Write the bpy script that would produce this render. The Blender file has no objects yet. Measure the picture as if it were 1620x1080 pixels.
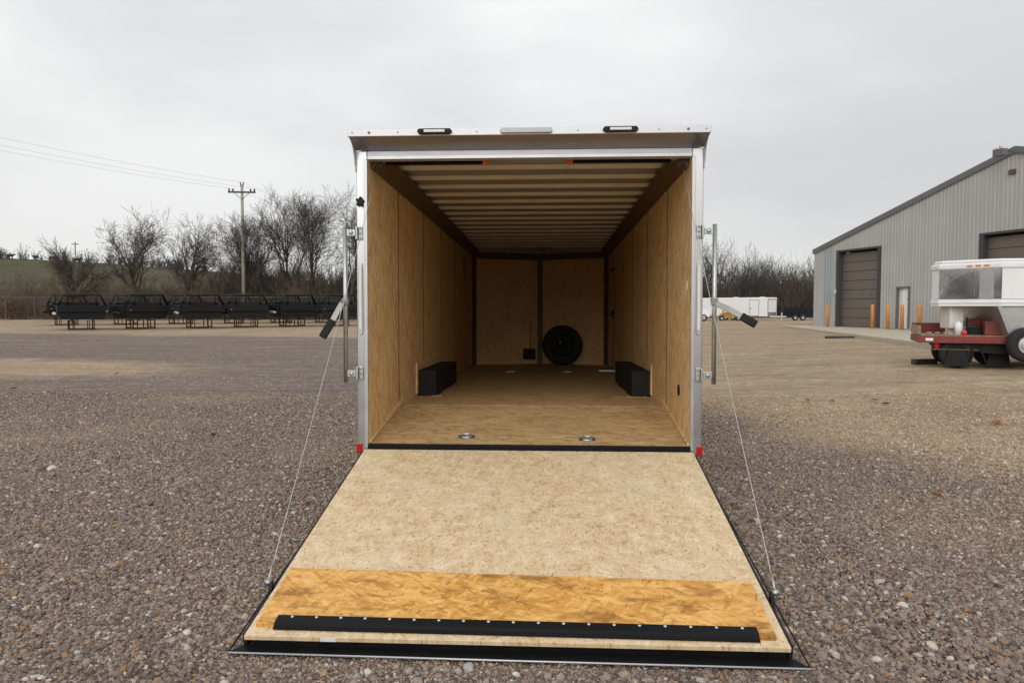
import bpy, math, random
from mathutils import Vector, Matrix
R = math.radians
scene = bpy.context.scene
col = scene.collection
rnd = random.Random(7)

# ------------------------------------------------------------------ camera
cam_d = bpy.data.cameras.new('camera'); cam = bpy.data.objects.new('camera', cam_d); col.objects.link(cam)
cam.location = (0.1554, -5.4011, 1.594)
YAW, PIT = .0503, -.046
fwd = Vector((-math.sin(YAW)*math.cos(PIT), math.cos(YAW)*math.cos(PIT), math.sin(PIT)))
rgt = Vector((math.cos(YAW), math.sin(YAW), 0)); upv = rgt.cross(fwd)
cam.rotation_euler = Matrix((rgt, upv, -fwd)).transposed().to_euler()
cam_d.sensor_width = 36; cam_d.lens = 36*1150/1620
cam_d.clip_start = .05; cam_d.clip_end = 3000
scene.camera = cam

# ------------------------------------------------------------------ sky, sun, exposure
SUN_EL, SUN_AZ = R(32), R(188)      # azimuth measured from +y towards +x
w = bpy.data.worlds.new('World'); scene.world = w; w.use_nodes = True
wt = w.node_tree; wt.nodes.clear()
def wn(t, **k):
    n = wt.nodes.new(t)
    for a, b in k.items(): setattr(n, a, b)
    return n
wo = wn('ShaderNodeOutputWorld'); add = wn('ShaderNodeAddShader')
b1 = wn('ShaderNodeBackground'); b2 = wn('ShaderNodeBackground')
sky = wn('ShaderNodeTexSky', sky_type='NISHITA', sun_disc=False, sun_elevation=SUN_EL, sun_rotation=SUN_AZ)
wt.links.new(sky.outputs[0], b1.inputs[0]); b1.inputs[1].default_value = .006
tc = wn('ShaderNodeTexCoord'); mp = wn('ShaderNodeMapping'); mp.inputs['Scale'].default_value = (1.0, 1.0, 2.6)
mp.inputs['Location'].default_value = (.3, 0.1, .4)
wt.links.new(tc.outputs['Generated'], mp.inputs[0])
nz = wn('ShaderNodeTexNoise'); nz.inputs['Scale'].default_value = 1.7; nz.inputs['Detail'].default_value = 5; nz.inputs['Roughness'].default_value = .45
wt.links.new(mp.outputs[0], nz.inputs['Vector'])
cr = wn('ShaderNodeValToRGB'); cr.color_ramp.interpolation = 'EASE'
cr.color_ramp.elements[0].position = .30; cr.color_ramp.elements[0].color = (.65, .654, .66, 1)
cr.color_ramp.elements[1].position = .68; cr.color_ramp.elements[1].color = (.90, .896, .885, 1)
wt.links.new(nz.outputs[0], cr.inputs[0]); sepw = wn('ShaderNodeSeparateXYZ'); wt.links.new(tc.outputs['Generated'], sepw.inputs[0])
el = wn('ShaderNodeMapRange'); el.interpolation_type = 'SMOOTHSTEP'; el.inputs[1].default_value = 0; el.inputs[2].default_value = .5; el.inputs[3].default_value = .83; el.inputs[4].default_value = 1.06
wt.links.new(sepw.outputs[2], el.inputs[0])
wt.links.new(cr.outputs[0], b2.inputs[0]); wt.links.new(el.outputs[0], b2.inputs[1])       # overcast sky, a little brighter overhead
wt.links.new(b1.outputs[0], add.inputs[0]); wt.links.new(b2.outputs[0], add.inputs[1]); wt.links.new(add.outputs[0], wo.inputs[0])
sd = bpy.data.lights.new('sun', 'SUN'); sun = bpy.data.objects.new('sun', sd); col.objects.link(sun)
sd.energy = 1.3; sd.angle = R(50); sd.color = (1, .98, .95)
sdir = Vector((math.sin(SUN_AZ)*math.cos(SUN_EL), math.cos(SUN_AZ)*math.cos(SUN_EL), math.sin(SUN_EL)))
sun.rotation_euler = sdir.to_track_quat('Z', 'Y').to_euler()
scene.view_settings.view_transform = 'Standard'; scene.view_settings.look = 'None'
scene.view_settings.exposure = 0.10; scene.view_settings.gamma = 1; scene.view_settings.use_curve_mapping = False
scene.cycles.max_bounces = 12; scene.cycles.diffuse_bounces = 9; scene.cycles.glossy_bounces = 4
scene.cycles.use_denoising = True; scene.cycles.sample_clamp_indirect = 6

# ------------------------------------------------------------------ helpers
class MB:
    def __init__(s): s.v = []; s.f = []
    def face(s, pts):
        b = len(s.v); s.v += [tuple(p) for p in pts]; s.f.append(tuple(range(b, b+len(pts)))); return s
    def box(s, x0, x1, y0, y1, z0, z1, M=None):
        b = len(s.v)
        P = [(x, y, z) for z in (z0, z1) for y in (y0, y1) for x in (x0, x1)]
        if M is not None: P = [tuple(M @ Vector(p)) for p in P]
        s.v += P
        s.f += [tuple(b+i for i in q) for q in ((0,2,3,1),(4,5,7,6),(0,1,5,4),(2,6,7,3),(0,4,6,2),(1,3,7,5))]
        return s
    def cbox(s, c, d, M=None):
        return s.box(c[0]-d[0]/2, c[0]+d[0]/2, c[1]-d[1]/2, c[1]+d[1]/2, c[2]-d[2]/2, c[2]+d[2]/2, M)
    def ring_tube(s, pts, rad, n=8, cap=True):
        pts = [Vector(p) for p in pts]
        if not hasattr(rad, '__len__'): rad = [rad]*len(pts)
        rings = []; ref = None
        for i, p in enumerate(pts):
            d = (pts[min(i+1, len(pts)-1)]-pts[max(i-1, 0)]).normalized()
            if ref is None or abs(ref.dot(d)) > .97: ref = Vector((0,0,1)) if abs(d.z) < .9 else Vector((1,0,0))
            a = d.cross(ref).normalized(); c = d.cross(a)
            b = len(s.v)
            for k in range(n):
                t = 2*math.pi*k/n
                s.v.append(tuple(p+(a*math.cos(t)+c*math.sin(t))*rad[i]))
            rings.append(b)
        for i in range(len(rings)-1):
            for k in range(n):
                s.f.append((rings[i]+k, rings[i]+(k+1) % n, rings[i+1]+(k+1) % n, rings[i+1]+k))
        if cap:
            s.f.append(tuple(rings[0]+k for k in range(n))[::-1]); s.f.append(tuple(rings[-1]+k for k in range(n)))
        return s
    def tube(s, p, q, r, r2=None, n=10): return s.ring_tube([p, q], [r, r if r2 is None else r2], n)
    def prism(s, prof, axis, a, b):
        """closed 2-D profile extruded along axis (0:x 1:y 2:z) from a to b"""
        def mk(p, t):
            l = list(p); l.insert(axis, t); return tuple(l)
        n = len(prof); o = len(s.v)
        s.v += [mk(p, a) for p in prof]+[mk(p, b) for p in prof]
        for i in range(n): s.f.append((o+i, o+(i+1) % n, o+n+(i+1) % n, o+n+i))
        s.f.append(tuple(o+i for i in range(n))[::-1]); s.f.append(tuple(o+n+i for i in range(n)))
        return s
    def lathe(s, prof, c, axis, n=28):
        """profile of (radius, offset) turned round axis vector through c"""
        c = Vector(c); ax = Vector(axis).normalized()
        ref = Vector((0,0,1)) if abs(ax.z) < .9 else Vector((1,0,0))
        a = ax.cross(ref).normalized(); e = ax.cross(a); o = len(s.v); m = len(prof)
        for k in range(n):
            t = 2*math.pi*k/n; d = a*math.cos(t)+e*math.sin(t)
            for r, h in prof: s.v.append(tuple(c+d*r+ax*h))
        for k in range(n):
            k2 = (k+1) % n
            for j in range(m-1): s.f.append((o+k*m+j, o+k2*m+j, o+k2*m+j+1, o+k*m+j+1))
        return s
    def build(s, name, m, parent=None, smooth=False, bevel=0, seg=2):
        me = bpy.data.meshes.new(name); me.from_pydata(s.v, [], s.f); me.update()
        import bmesh
        bm = bmesh.new(); bm.from_mesh(me); bmesh.ops.recalc_face_normals(bm, faces=bm.faces[:]); bm.to_mesh(me); bm.free()
        if smooth: me.polygons.foreach_set('use_smooth', [True]*len(me.polygons))
        o = bpy.data.objects.new(name, me); col.objects.link(o)
        if m is not None: me.materials.append(m)
        if parent is not None: o.parent = parent
        if bevel:
            b = o.modifiers.new('bevel', 'BEVEL'); b.width = bevel; b.segments = seg; b.limit_method = 'ANGLE'; b.angle_limit = R(40)
            b.harden_normals = False
        return o

def build_fast(mb, name, m, parent=None, smooth=True):
    me = bpy.data.meshes.new(name); me.from_pydata(mb.v, [], mb.f); me.update()
    if smooth: me.polygons.foreach_set('use_smooth', [True]*len(me.polygons))
    o = bpy.data.objects.new(name, me); col.objects.link(o); me.materials.append(m)
    if parent is not None: o.parent = parent
    return o
def tag(o, label=None, cat=None, group=None, kind=None):
    if label: o['label'] = label
    if cat: o['category'] = cat
    if group: o['group'] = group
    if kind: o['kind'] = kind
    return o
def empty(name, loc=(0,0,0), rz=0):
    o = bpy.data.objects.new(name, None); o.empty_display_size = .2; o.location = loc; o.rotation_euler = (0,0,rz); col.objects.link(o); return o
def copy_tree(o, parent=None):
    c = o.copy(); col.objects.link(c)
    if parent is not None: c.parent = parent
    for ch in [x for x in bpy.data.objects if x.parent == o]: copy_tree(ch, c)
    return c

# ------------------------------------------------------------------ material kit
class NT:
    def __init__(s, name):
        s.m = bpy.data.materials.new(name); s.m.use_nodes = True; s.t = s.m.node_tree; s.t.nodes.clear()
        s.out = s.n('ShaderNodeOutputMaterial'); s.b = s.n('ShaderNodeBsdfPrincipled'); s.l(s.b.outputs[0], s.out.inputs[0])
    def n(s, t, **k):
        x = s.t.nodes.new(t)
        for a, b in k.items():
            if a in x.inputs: pass
            setattr(x, a, b)
        return x
    def l(s, a, b): s.t.links.new(a, b)
    def coord(s, kind='Object', scale=(1,1,1), rot=(0,0,0)):
        if kind == 'World':
            g = s.n('ShaderNodeNewGeometry'); src = g.outputs['Position']
        else:
            src = s.n('ShaderNodeTexCoord').outputs[kind]
        m = s.n('ShaderNodeMapping'); m.inputs['Scale'].default_value = scale; m.inputs['Rotation'].default_value = rot
        s.l(src, m.inputs[0]); return m.outputs[0]
    def noise(s, vec, scale=5, detail=4, rough=.5, dist=0, color=False):
        x = s.n('ShaderNodeTexNoise'); s.l(vec, x.inputs['Vector'])
        x.inputs['Scale'].default_value = scale; x.inputs['Detail'].default_value = detail
        x.inputs['Roughness'].default_value = rough; x.inputs['Distortion'].default_value = dist
        return x.outputs['Color' if color else 0]
    def voro(s, vec, scale=5, feat='F1', rand=1):
        x = s.n('ShaderNodeTexVoronoi', feature=feat); s.l(vec, x.inputs['Vector']); x.inputs['Scale'].default_value = scale
        x.inputs['Randomness'].default_value = rand; return x
    def ramp(s, fac, stops, interp='LINEAR'):
        x = s.n('ShaderNodeValToRGB'); x.color_ramp.interpolation = interp; e = x.color_ramp.elements
        while len(e) < len(stops): e.new(.5)
        for i, (p, c) in enumerate(stops):
            e[i].position = p; e[i].color = (*c, 1) if hasattr(c, '__len__') else (c, c, c, 1)
        s.l(fac, x.inputs[0]); return x.outputs[0]
    def mix(s, fac, a, b, mode='MIX'):
        x = s.n('ShaderNodeMix', data_type='RGBA', blend_type=mode)
        for v, i in ((fac, 0), (a, 6), (b, 7)):
            if hasattr(v, 'links'): s.l(v, x.inputs[i])
            else: x.inputs[i].default_value = v if i == 0 else ((*v, 1) if len(v) == 3 else v)
        return x.outputs[2]
    def math(s, op, a, b=0, c=None):
        x = s.n('ShaderNodeMath', operation=op)
        for v, i in ((a, 0), (b, 1), (c, 2)):
            if v is None: continue
            if hasattr(v, 'links'): s.l(v, x.inputs[i])
            else: x.inputs[i].default_value = v
        return x.outputs[0]
    def bump(s, h, strength=.3, dist=.01):
        x = s.n('ShaderNodeBump'); x.inputs['Strength'].default_value = strength; x.inputs['Distance'].default_value = dist
        s.l(h, x.inputs['Height']); s.l(x.outputs[0], s.b.inputs['Normal'])
    def set(s, color=None, rough=None, metal=None, spec=None):
        for v, k in ((color, 'Base Color'), (rough, 'Roughness'), (metal, 'Metallic'), (spec, 'Specular IOR Level')):
            if v is None: continue
            if hasattr(v, 'links'): s.l(v, s.b.inputs[k])
            else: s.b.inputs[k].default_value = (*v, 1) if hasattr(v, '__len__') else v
        return s.m

def simple(name, c, rough=.5, metal=0, var=.25, scale=8, bump=0, spec=.5):
    t = NT(name); v = t.coord('Object')
    n = t.noise(v, scale, 5, .6)
    k = t.ramp(n, [(.3, tuple(x*(1-var) for x in c)), (.7, tuple(min(1, x*(1+var*.6)) for x in c))])
    rr = t.math('MULTIPLY_ADD', n, .25, rough-.12)
    if bump: t.bump(t.noise(v, scale*8, 4), bump, .004)
    return t.set(k, rr, metal, spec)

def wood(name, tones, axis='Z', size=(26, 5), grain=.35, angles=(0, 55, -40, 85, 20), spread=.5, stain=.25, stain_c=(.3,.2,.1), stain_scale=(2.2,2.2,2.2), slivers=.5, rough=.6, edge=(.45,.70), thr=.70, soft=.0, soft_scale=(9,9,9)):
    """strand board: several layers of long narrow chips at different angles, the chip with the highest rank lies on top"""
    t = NT(name); src = t.n('ShaderNodeTexCoord').outputs['Object']
    rot = {'Z': (0,0,0), 'X': (0, R(90), 0), 'Y': (R(90), 0, 0)}[axis]
    m0 = t.n('ShaderNodeMapping'); m0.inputs['Rotation'].default_value = rot; t.l(src, m0.inputs[0]); v = m0.outputs[0]
    wob2 = t.noise(v, 22, 2, .5, color=True)
    vw = t.mix(.010, v, wob2, 'ADD')
    tone = rank = gr = None
    for k, an in enumerate(angles):
        vr = t.n('ShaderNodeVectorRotate', rotation_type='Z_AXIS'); t.l(vw, vr.inputs['Vector'])
        vr.inputs['Angle'].default_value = R(an)
        mp_ = t.n('ShaderNodeMapping'); mp_.inputs['Scale'].default_value = (size[1]*(1+.15*k), size[0]*(1+.2*k), 6); mp_.inputs['Location'].default_value = (k*3.7, k*1.3, k*2.1)
        t.l(vr.outputs[0], mp_.inputs[0])
        vo = t.voro(mp_.outputs[0], 1.0)
        sc = t.n('ShaderNodeSeparateColor'); t.l(vo.outputs['Color'], sc.inputs[0])
        g = t.n('ShaderNodeMapping'); g.inputs['Scale'].default_value = (1, 7, 1); t.l(mp_.outputs[0], g.inputs[0])
        gn = t.noise(g.outputs[0], 1.6, 2, .6)
        tn = t.math('ADD', t.math('MULTIPLY', sc.outputs[0], 1-grain), t.math('MULTIPLY', gn, grain))
        if tone is None: tone, rank = tn, sc.outputs[1]
        else:
            up_ = t.math('GREATER_THAN', sc.outputs[1], rank)
            d_ = t.math('MULTIPLY', up_, t.math('SUBTRACT', tn, tone))
            tone = t.math('ADD', tone, d_); rank = t.math('MAXIMUM', rank, sc.outputs[1])
    n_ = len(tones); fine = t.noise(v, 90, 2, .65)
    tone = t.math('ADD', t.math('MULTIPLY', tone, .82), t.math('MULTIPLY', fine, .18))
    if soft:
        so = t.n('ShaderNodeMapping'); so.inputs['Scale'].default_value = soft_scale; t.l(vw, so.inputs[0])
        sn = t.ramp(t.noise(so.outputs[0], 1.0, 6, .68), [(.28, 0.0), (.72, 1.0)])
        tone = t.math('ADD', t.math('MULTIPLY', tone, 1-soft), t.math('MULTIPLY', sn, soft))
    c = t.ramp(tone, [(.16+.62*i/(n_-1), tc_) for i, tc_ in enumerate(tones)])
    # stray dark slivers and pin holes
    sl_ = None
    for an in (angles[0]+25, angles[-1]-12):
        sm0 = t.n('ShaderNodeVectorRotate', rotation_type='Z_AXIS'); t.l(vw, sm0.inputs['Vector']); sm0.inputs['Angle'].default_value = R(an)
        sm = t.n('ShaderNodeMapping'); sm.inputs['Scale'].default_value = (size[1]*1.6, size[0]*1.9, 9); t.l(sm0.outputs[0], sm.inputs[0])
        s1 = t.ramp(t.noise(sm.outputs[0], 1.0, 1, .5), [(thr, 0.0), (thr+.04, 1.0)])
        sl_ = s1 if sl_ is None else t.math('MAXIMUM', sl_, s1)
    c = t.mix(t.math('MULTIPLY', sl_, slivers), c, tuple(x*.6 for x in tones[0]))
    s3 = t.n('ShaderNodeMapping'); s3.inputs['Scale'].default_value = stain_scale; t.l(v, s3.inputs[0])
    st = t.ramp(t.noise(s3.outputs[0], 1.0, 4, .62), [(edge[0], 0.0), (edge[1], 1.0)])
    c = t.mix(t.math('MULTIPLY', st, stain), c, stain_c)
    t.bump(tone, .10, .003)
    return t.set(c, rough, 0, .3)

M = {}
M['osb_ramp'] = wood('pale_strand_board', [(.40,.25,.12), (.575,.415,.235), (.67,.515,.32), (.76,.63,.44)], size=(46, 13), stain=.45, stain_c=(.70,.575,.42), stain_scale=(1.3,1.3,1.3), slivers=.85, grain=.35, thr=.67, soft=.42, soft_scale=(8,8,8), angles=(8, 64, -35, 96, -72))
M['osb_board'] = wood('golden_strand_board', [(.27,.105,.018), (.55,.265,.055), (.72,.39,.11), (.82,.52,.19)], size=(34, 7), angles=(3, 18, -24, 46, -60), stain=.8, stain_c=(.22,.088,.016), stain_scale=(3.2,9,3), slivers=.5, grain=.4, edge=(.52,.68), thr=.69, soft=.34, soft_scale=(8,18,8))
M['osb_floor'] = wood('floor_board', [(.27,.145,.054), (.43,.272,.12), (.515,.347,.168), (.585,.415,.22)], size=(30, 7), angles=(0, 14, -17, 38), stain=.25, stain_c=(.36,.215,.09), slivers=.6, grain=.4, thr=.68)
M['osb_wall'] = wood('wall_board', [(.40,.215,.08), (.69,.455,.205), (.79,.555,.275), (.85,.64,.345)], axis='X', size=(30, 6), angles=(0, 13, -15, 36), stain=.25, stain_c=(.56,.34,.13), slivers=.6, grain=.4, thr=.68)
M['osb_nose'] = wood('nose_wall_board', [(.58,.31,.11), (.70,.41,.165), (.76,.47,.20), (.80,.52,.245)], axis='Y', size=(20, 30), angles=(0, 40, -40), stain=.2, stain_c=(.52,.28,.11), slivers=.2)
M['osb_edge'] = simple('board_edge', (.36,.22,.11), .8, 0, .4, 60, .3)
M['alu'] = simple('brushed_aluminium', (.50,.50,.50), .38, .85, .08, 6)
M['alu_white'] = simple('white_aluminium_trim', (.56,.56,.575), .35, .35, .05, 5)
M['mirror'] = simple('polished_stainless', (.50,.49,.49), .30, 1, .05, 3)
M['zinc'] = simple('zinc_plated_steel', (.46,.48,.46), .40, .9, .2, 30)
M['black'] = simple('black_rubber', (.011,.011,.012), .65, 0, .3, 20, 0, .3)
M['blackpaint'] = simple('black_gloss_paint', (.008,.008,.009), .5, 0, .3, 12, 0, .25)
M['strip'] = simple('black_extruded_strip', (.008,.008,.009), .5, 0, .2, 14, 0, .12)
M['darksteel'] = simple('brown_primed_steel', (.125,.08,.045), .6, .1, .3, 9)
M['bow'] = simple('tan_roof_bow', (.84,.76,.58), .5, 0, .1, 5)
M['roofin'] = simple('grey_roof_sheet', (.30,.285,.25), .6, 0, .15, 4)
M['orange'] = simple('orange_plastic', (.75,.10,.02), .5, 0, .1, 10)
M['red'] = simple('red_reflector', (.48,.008,.012), .25, 0, .15, 40)
M['clear'] = simple('clear_lens', (.72,.71,.66), .2, 0, .1, 60, .2)
M['greylens'] = simple('grey_lens', (.45,.45,.46), .35, .2, .15, 90, .3)
M['white'] = simple('white_paint', (.78,.79,.80), .4, 0, .06, 3)
M['offwhite'] = simple('off_white_paint', (.66,.65,.62), .5, 0, .1, 3)
M['skin'] = simple('silver_side_skin', (.55,.56,.58), .3, .5, .05, 2)
M['tyre'] = simple('tyre_rubber', (.016,.016,.016), .8, 0, .3, 25, .2)
M['rim'] = simple('grey_steel_rim', (.38,.38,.39), .4, .7, .15, 12)
M['lever'] = simple('dull_lever_steel', (.30,.285,.26), .5, .75, .2, 20)
M['rust'] = simple('rusty_red_stand', (.085,.034,.024), .75, .1, .4, 10)
M['redpaint'] = simple('faded_red_paint', (.20,.036,.025), .55, 0, .35, 5)
M['yellow'] = simple('weathered_yellow_paint', (.38,.20,.03), .6, 0, .45, 2)
M['bollard'] = simple('orange_bollard_paint', (.62,.25,.06), .6, 0, .18, 4)
M['concrete'] = simple('concrete', (.44,.385,.30), .85, 0, .15, 3, .2)
M['siding'] = simple('grey_metal_siding', (.40,.398,.382), .5, .05, .10, .5)
M['siding_blue'] = simple('translucent_siding', (.33,.36,.39), .35, .1, .08, 1)
M['trim'] = simple('dark_grey_trim', (.14,.14,.14), .5, .1, .1, 2)
M['sectional'] = simple('brown_door_panel', (.15,.125,.105), .5, .1, .08, 1)
M['recess'] = simple('dark_jamb', (.05,.05,.052), .7, 0, .1, 2)
M['plankwood'] = simple('weathered_plank', (.30,.22,.15), .8, 0, .35, 6, .3)
M['darkwood'] = simple('dark_timber', (.06,.045,.038), .85, 0, .4, 6, .3)
M['pole'] = simple('weathered_pole', (.33,.31,.25), .85, 0, .2, 4, .3)
M['polearm'] = simple('dark_crossarm', (.09,.08,.065), .85, 0, .2, 4)
M['wire'] = simple('power_wire', (.45,.45,.46), .6, .3, .05, 1)
M['fence'] = simple('galvanised_fence', (.17,.165,.16), .5, .7, .1, 4)
M['bark'] = simple('grey_brown_bark', (.070,.057,.048), .9, 0, .35, 2)
M['twig'] = simple('brown_twigs', (.092,.073,.061), .9, 0, .35, .6)
M['wood_mass'] = simple('winter_wood', (.085,.066,.055), .9, 0, .4, .25)
M['brush'] = simple('dry_brush', (.13,.092,.062), .9, 0, .5, .3)
M['leafrust'] = simple('rust_leaves', (.16,.07,.035), .8, 0, .4, 1)
M['leaf'] = simple('brown_leaf', (.26,.10,.035), .8, 0, .4, 6)
M['cow'] = simple('black_hide', (.02,.018,.017), .8, 0, .3, 1)
M['cable'] = simple('steel_cable', (.50,.50,.50), .4, .7, .1, 50)

# ------------------------------------------------------------------ ground
def sstep(a, b, x):
    t = min(1, max(0, (x-a)/(b-a))); return t*t*(3-2*t)
def gz(x, y):
    r = .032*max(0, x-3)*(1-sstep(44, 72, y)) if x < 20 else .032*17*(1-sstep(44, 72, y))
    l = .011*max(0, min(y, 75)-28)*sstep(0, -12, x)
    return .02+r+l+.15*sstep(44, 72, y)*sstep(8, 20, x)

def ground_material():
    t = NT('gravel_yard')
    v = t.coord('World')
    sep = t.n('ShaderNodeSeparateXYZ'); t.l(v, sep.inputs[0]); X, Y = sep.outputs[0], sep.outputs[1]
    big = t.noise(v, .28, 5, .6); mid = t.noise(v, 1.1, 5, .6); fine = t.noise(v, 9, 5, .65)
    # tan rock area on the right: signed distance past the line (2.2,5.6) -> (4.4,1.5), fading into pale dust
    d = t.math('ADD', t.math('MULTIPLY', t.math('SUBTRACT', X, 2.55), .943), t.math('MULTIPLY', t.math('SUBTRACT', Y, 6.0), .333))
    d = t.math('ADD', d, t.math('MULTIPLY', t.math('SUBTRACT', mid, .5), 1.9))
    d = t.math('ADD', d, t.math('MULTIPLY', t.math('SUBTRACT', fine, .5), 1.2))
    right = t.ramp(t.math('MULTIPLY_ADD', d, .42, .45), [(.32, 0.0), (.62, 1.0)])
    side = t.ramp(t.math('MULTIPLY_ADD', X, .3, .5), [(.5, 0.0), (.9, 1.0)])
    right = t.math('MULTIPLY', right, side)
    # tan strip where the beds stand
    yl = t.math('ADD', Y, t.math('MULTIPLY', t.math('SUBTRACT', big, .5), 5))
    yl = t.math('ADD', yl, t.math('MULTIPLY', X, .22))
    far = t.ramp(t.math('MULTIPLY_ADD', yl, .05, -1.1), [(.32, 0.0), (.42, 1.0)])
    # worn tan patch at the far left
    vx = t.math('MULTIPLY', t.math('ADD', X, 16.5), .115); vy = t.math('MULTIPLY', t.math('SUBTRACT', Y, 13.2), .27)
    vy = t.math('ADD', vy, t.math('MULTIPLY', vx, .25))
    rr = t.math('SQRT', t.math('ADD', t.math('MULTIPLY', vx, vx), t.math('MULTIPLY', vy, vy)))
    rr = t.math('ADD', rr, t.math('MULTIPLY', t.math('SUBTRACT', mid, .5), .8))
    patch = t.ramp(rr, [(.6, 1.0), (1.0, 0.0)])
    dust = t.ramp(t.noise(v, .55, 6, .7), [(.56, 0.0), (.74, .55)])
    # streaky tyre dust along the lanes
    sv = t.n('ShaderNodeMapping'); sv.inputs['Scale'].default_value = (.10, .55, 1); sv.inputs['Rotation'].default_value = (0,0,.25); t.l(v, sv.inputs[0])
    lane = t.ramp(t.noise(sv.outputs[0], 1.0, 5, .6), [(.52, 0.0), (.68, .7)])
    tanmask = t.math('MINIMUM', t.math('ADD', t.math('MAXIMUM', right, t.math('MAXIMUM', far, patch)), t.math('MULTIPLY', t.math('MAXIMUM', dust, lane), .62)), 1)
    # pebbles in the material
    vo = t.voro(v, 72); vo2 = t.voro(v, 27)
    s1 = t.n('ShaderNodeSeparateColor'); t.l(vo.outputs['Color'], s1.inputs[0])
    s2 = t.n('ShaderNodeSeparateColor'); t.l(vo2.outputs['Color'], s2.inputs[0])
    dark = t.ramp(s1.outputs[0], [(0, (.105,.076,.064)), (.45, (.205,.155,.132)), (.75, (.285,.226,.195)), (.93, (.39,.29,.20)), (1, (.60,.54,.47))])
    tan = t.ramp(s1.outputs[0], [(0, (.32,.218,.120)), (.4, (.465,.338,.203)), (.8, (.565,.44,.288)), (1, (.73,.635,.51))])
    ochre = t.ramp(t.noise(v, .5, 5, .65), [(.45, 0.0), (.75, .55)])
    tan = t.mix(ochre, tan, (.46,.30,.155))
    dirt = t.ramp(t.noise(v, .23, 5, .6), [(.5, 0.0), (.75, .5)])
    tan = t.mix(dirt, tan, (.315,.24,.165))
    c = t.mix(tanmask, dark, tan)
    spot = t.ramp(s2.outputs[1], [(.955, 0.0), (.965, .8)])
    c = t.mix(spot, c, (.56,.53,.48))
    gap_shade = t.ramp(vo.outputs['Distance'], [(.25, 0.0), (.75, .55)])
    c = t.mix(t.math('MULTIPLY', gap_shade, .8), c, (.08,.065,.06))  # shade in the gaps between drawn pebbles, painted into the colour
    c = t.mix(t.math('MULTIPLY', t.ramp(big, [(.35, 0.0), (.7, 1.0)]), .25), c, (.12,.10,.09), 'MIX')
    # clods, tyre scuffs and streaks that carry to the middle distance
    cl = t.ramp(t.noise(v, 3.2, 9, .78), [(.32, .70), (.5, 1.0), (.68, 1.32)])
    c = t.mix(1.0, c, cl, 'MULTIPLY')
    tv = t.n('ShaderNodeMapping'); tv.inputs['Scale'].default_value = (.16, 1.5, 1); tv.inputs['Rotation'].default_value = (0,0,-.12); t.l(v, tv.inputs[0])
    tr = t.ramp(t.noise(tv.outputs[0], 1.0, 6, .7), [(.36, .80), (.52, 1.0), (.66, 1.16)])
    c = t.mix(1.0, c, tr, 'MULTIPLY')
    v3 = t.voro(v, 9); s3 = t.n('ShaderNodeSeparateColor'); t.l(v3.outputs['Color'], s3.inputs[0])
    big_ = t.math('MULTIPLY', t.ramp(s3.outputs[0], [(.90, 0.0), (.92, .75)]), t.ramp(v3.outputs['Distance'], [(.22, 1.0), (.34, 0.0)]))
    c = t.mix(big_, c, (.55,.50,.43))
    h = t.math('SUBTRACT', 1, vo.outputs['Distance'])
    t.bump(h, .8, .015)
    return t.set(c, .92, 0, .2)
M['ground'] = ground_material()
def axis_vals(lo, hi, near, far_):
    out = [0.0]; st = near
    while out[-1] < hi: out.append(out[-1]+st); st = min(far_, st*1.09)
    neg = [0.0]; st = near
    while neg[-1] > lo: neg.append(neg[-1]-st); st = min(far_, st*1.09)
    return sorted(set(out+neg))
gx = axis_vals(-900, 900, .5, 60); gy = axis_vals(-200, 1200, .5, 60)
g = MB()
for y in gy:
    for x in gx: g.v.append((x, y, gz(x, y)+(.018*math.sin(x*.9+.4*y)*math.sin(y*.7-.3*x) if abs(x) > 2.2 or y < -3 else 0)))
nx = len(gx)
for j in range(len(gy)-1):
    for i in range(nx-1): g.f.append((j*nx+i, j*nx+i+1, (j+1)*nx+i+1, (j+1)*nx+i))
tag(build_fast(g, 'ground', M['ground']), kind='structure')

# hills behind the yard
def hill_h(x, y):
    pts = [(-400,19),(-171,17.8),(-146,15.9),(-110,13.8),(-85,11),(-59,8.2),(0,7),(30,6.3),(60,6),(400,8)]
    a = pts[-1][1]
    for (x0, h0), (x1, h1) in zip(pts, pts[1:]):
        if x0 <= x <= x1: a = h0+(h1-h0)*(x-x0)/(x1-x0); break
    if x > 5: return -1.2+(a+1.2)*sstep(100, 190, y)-max(0, y-195)*.05
    return -1.2+(a+1.2)*sstep(70, 225, y)-max(0, y-230)*.05+.25*math.sin(x*.11+y*.05)*sstep(5, -20, x)
hm = NT('hill_pasture'); hv = hm.coord('World'); sx_ = hm.n('ShaderNodeSeparateXYZ'); hm.l(hv, sx_.inputs[0])
gr = hm.ramp(hm.noise(hv, .05, 6, .65), [(.35, (.062,.062,.034)), (.65, (.10,.088,.054))])
br = hm.ramp(hm.noise(hv, .2, 6, .7), [(.3, (.060,.043,.030)), (.7, (.12,.088,.062))])
fx = hm.ramp(hm.math('ADD', hm.math('MULTIPLY_ADD', sx_.outputs[0], .012, 1.0), hm.math('MULTIPLY', hm.noise(hv, .04, 4), .5)), [(.55, 0.0), (.95, 1.0)])
hm.set(hm.mix(fx, gr, br), .95, 0, .1); M['hill'] = hm.m
h = MB(); hx = [-400+i*8 for i in range(101)]; hy = [70+i*8 for i in range(45)]
for y in hy:
    for x in hx: h.v.append((x, y, hill_h(x, y)))
for j in range(len(hy)-1):
    for i in range(len(hx)-1): k = j*len(hx)+i; h.f.append((k, k+1, k+1+len(hx), k+len(hx)))
tag(build_fast(h, 'hill', M['hill']), kind='structure')

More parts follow.
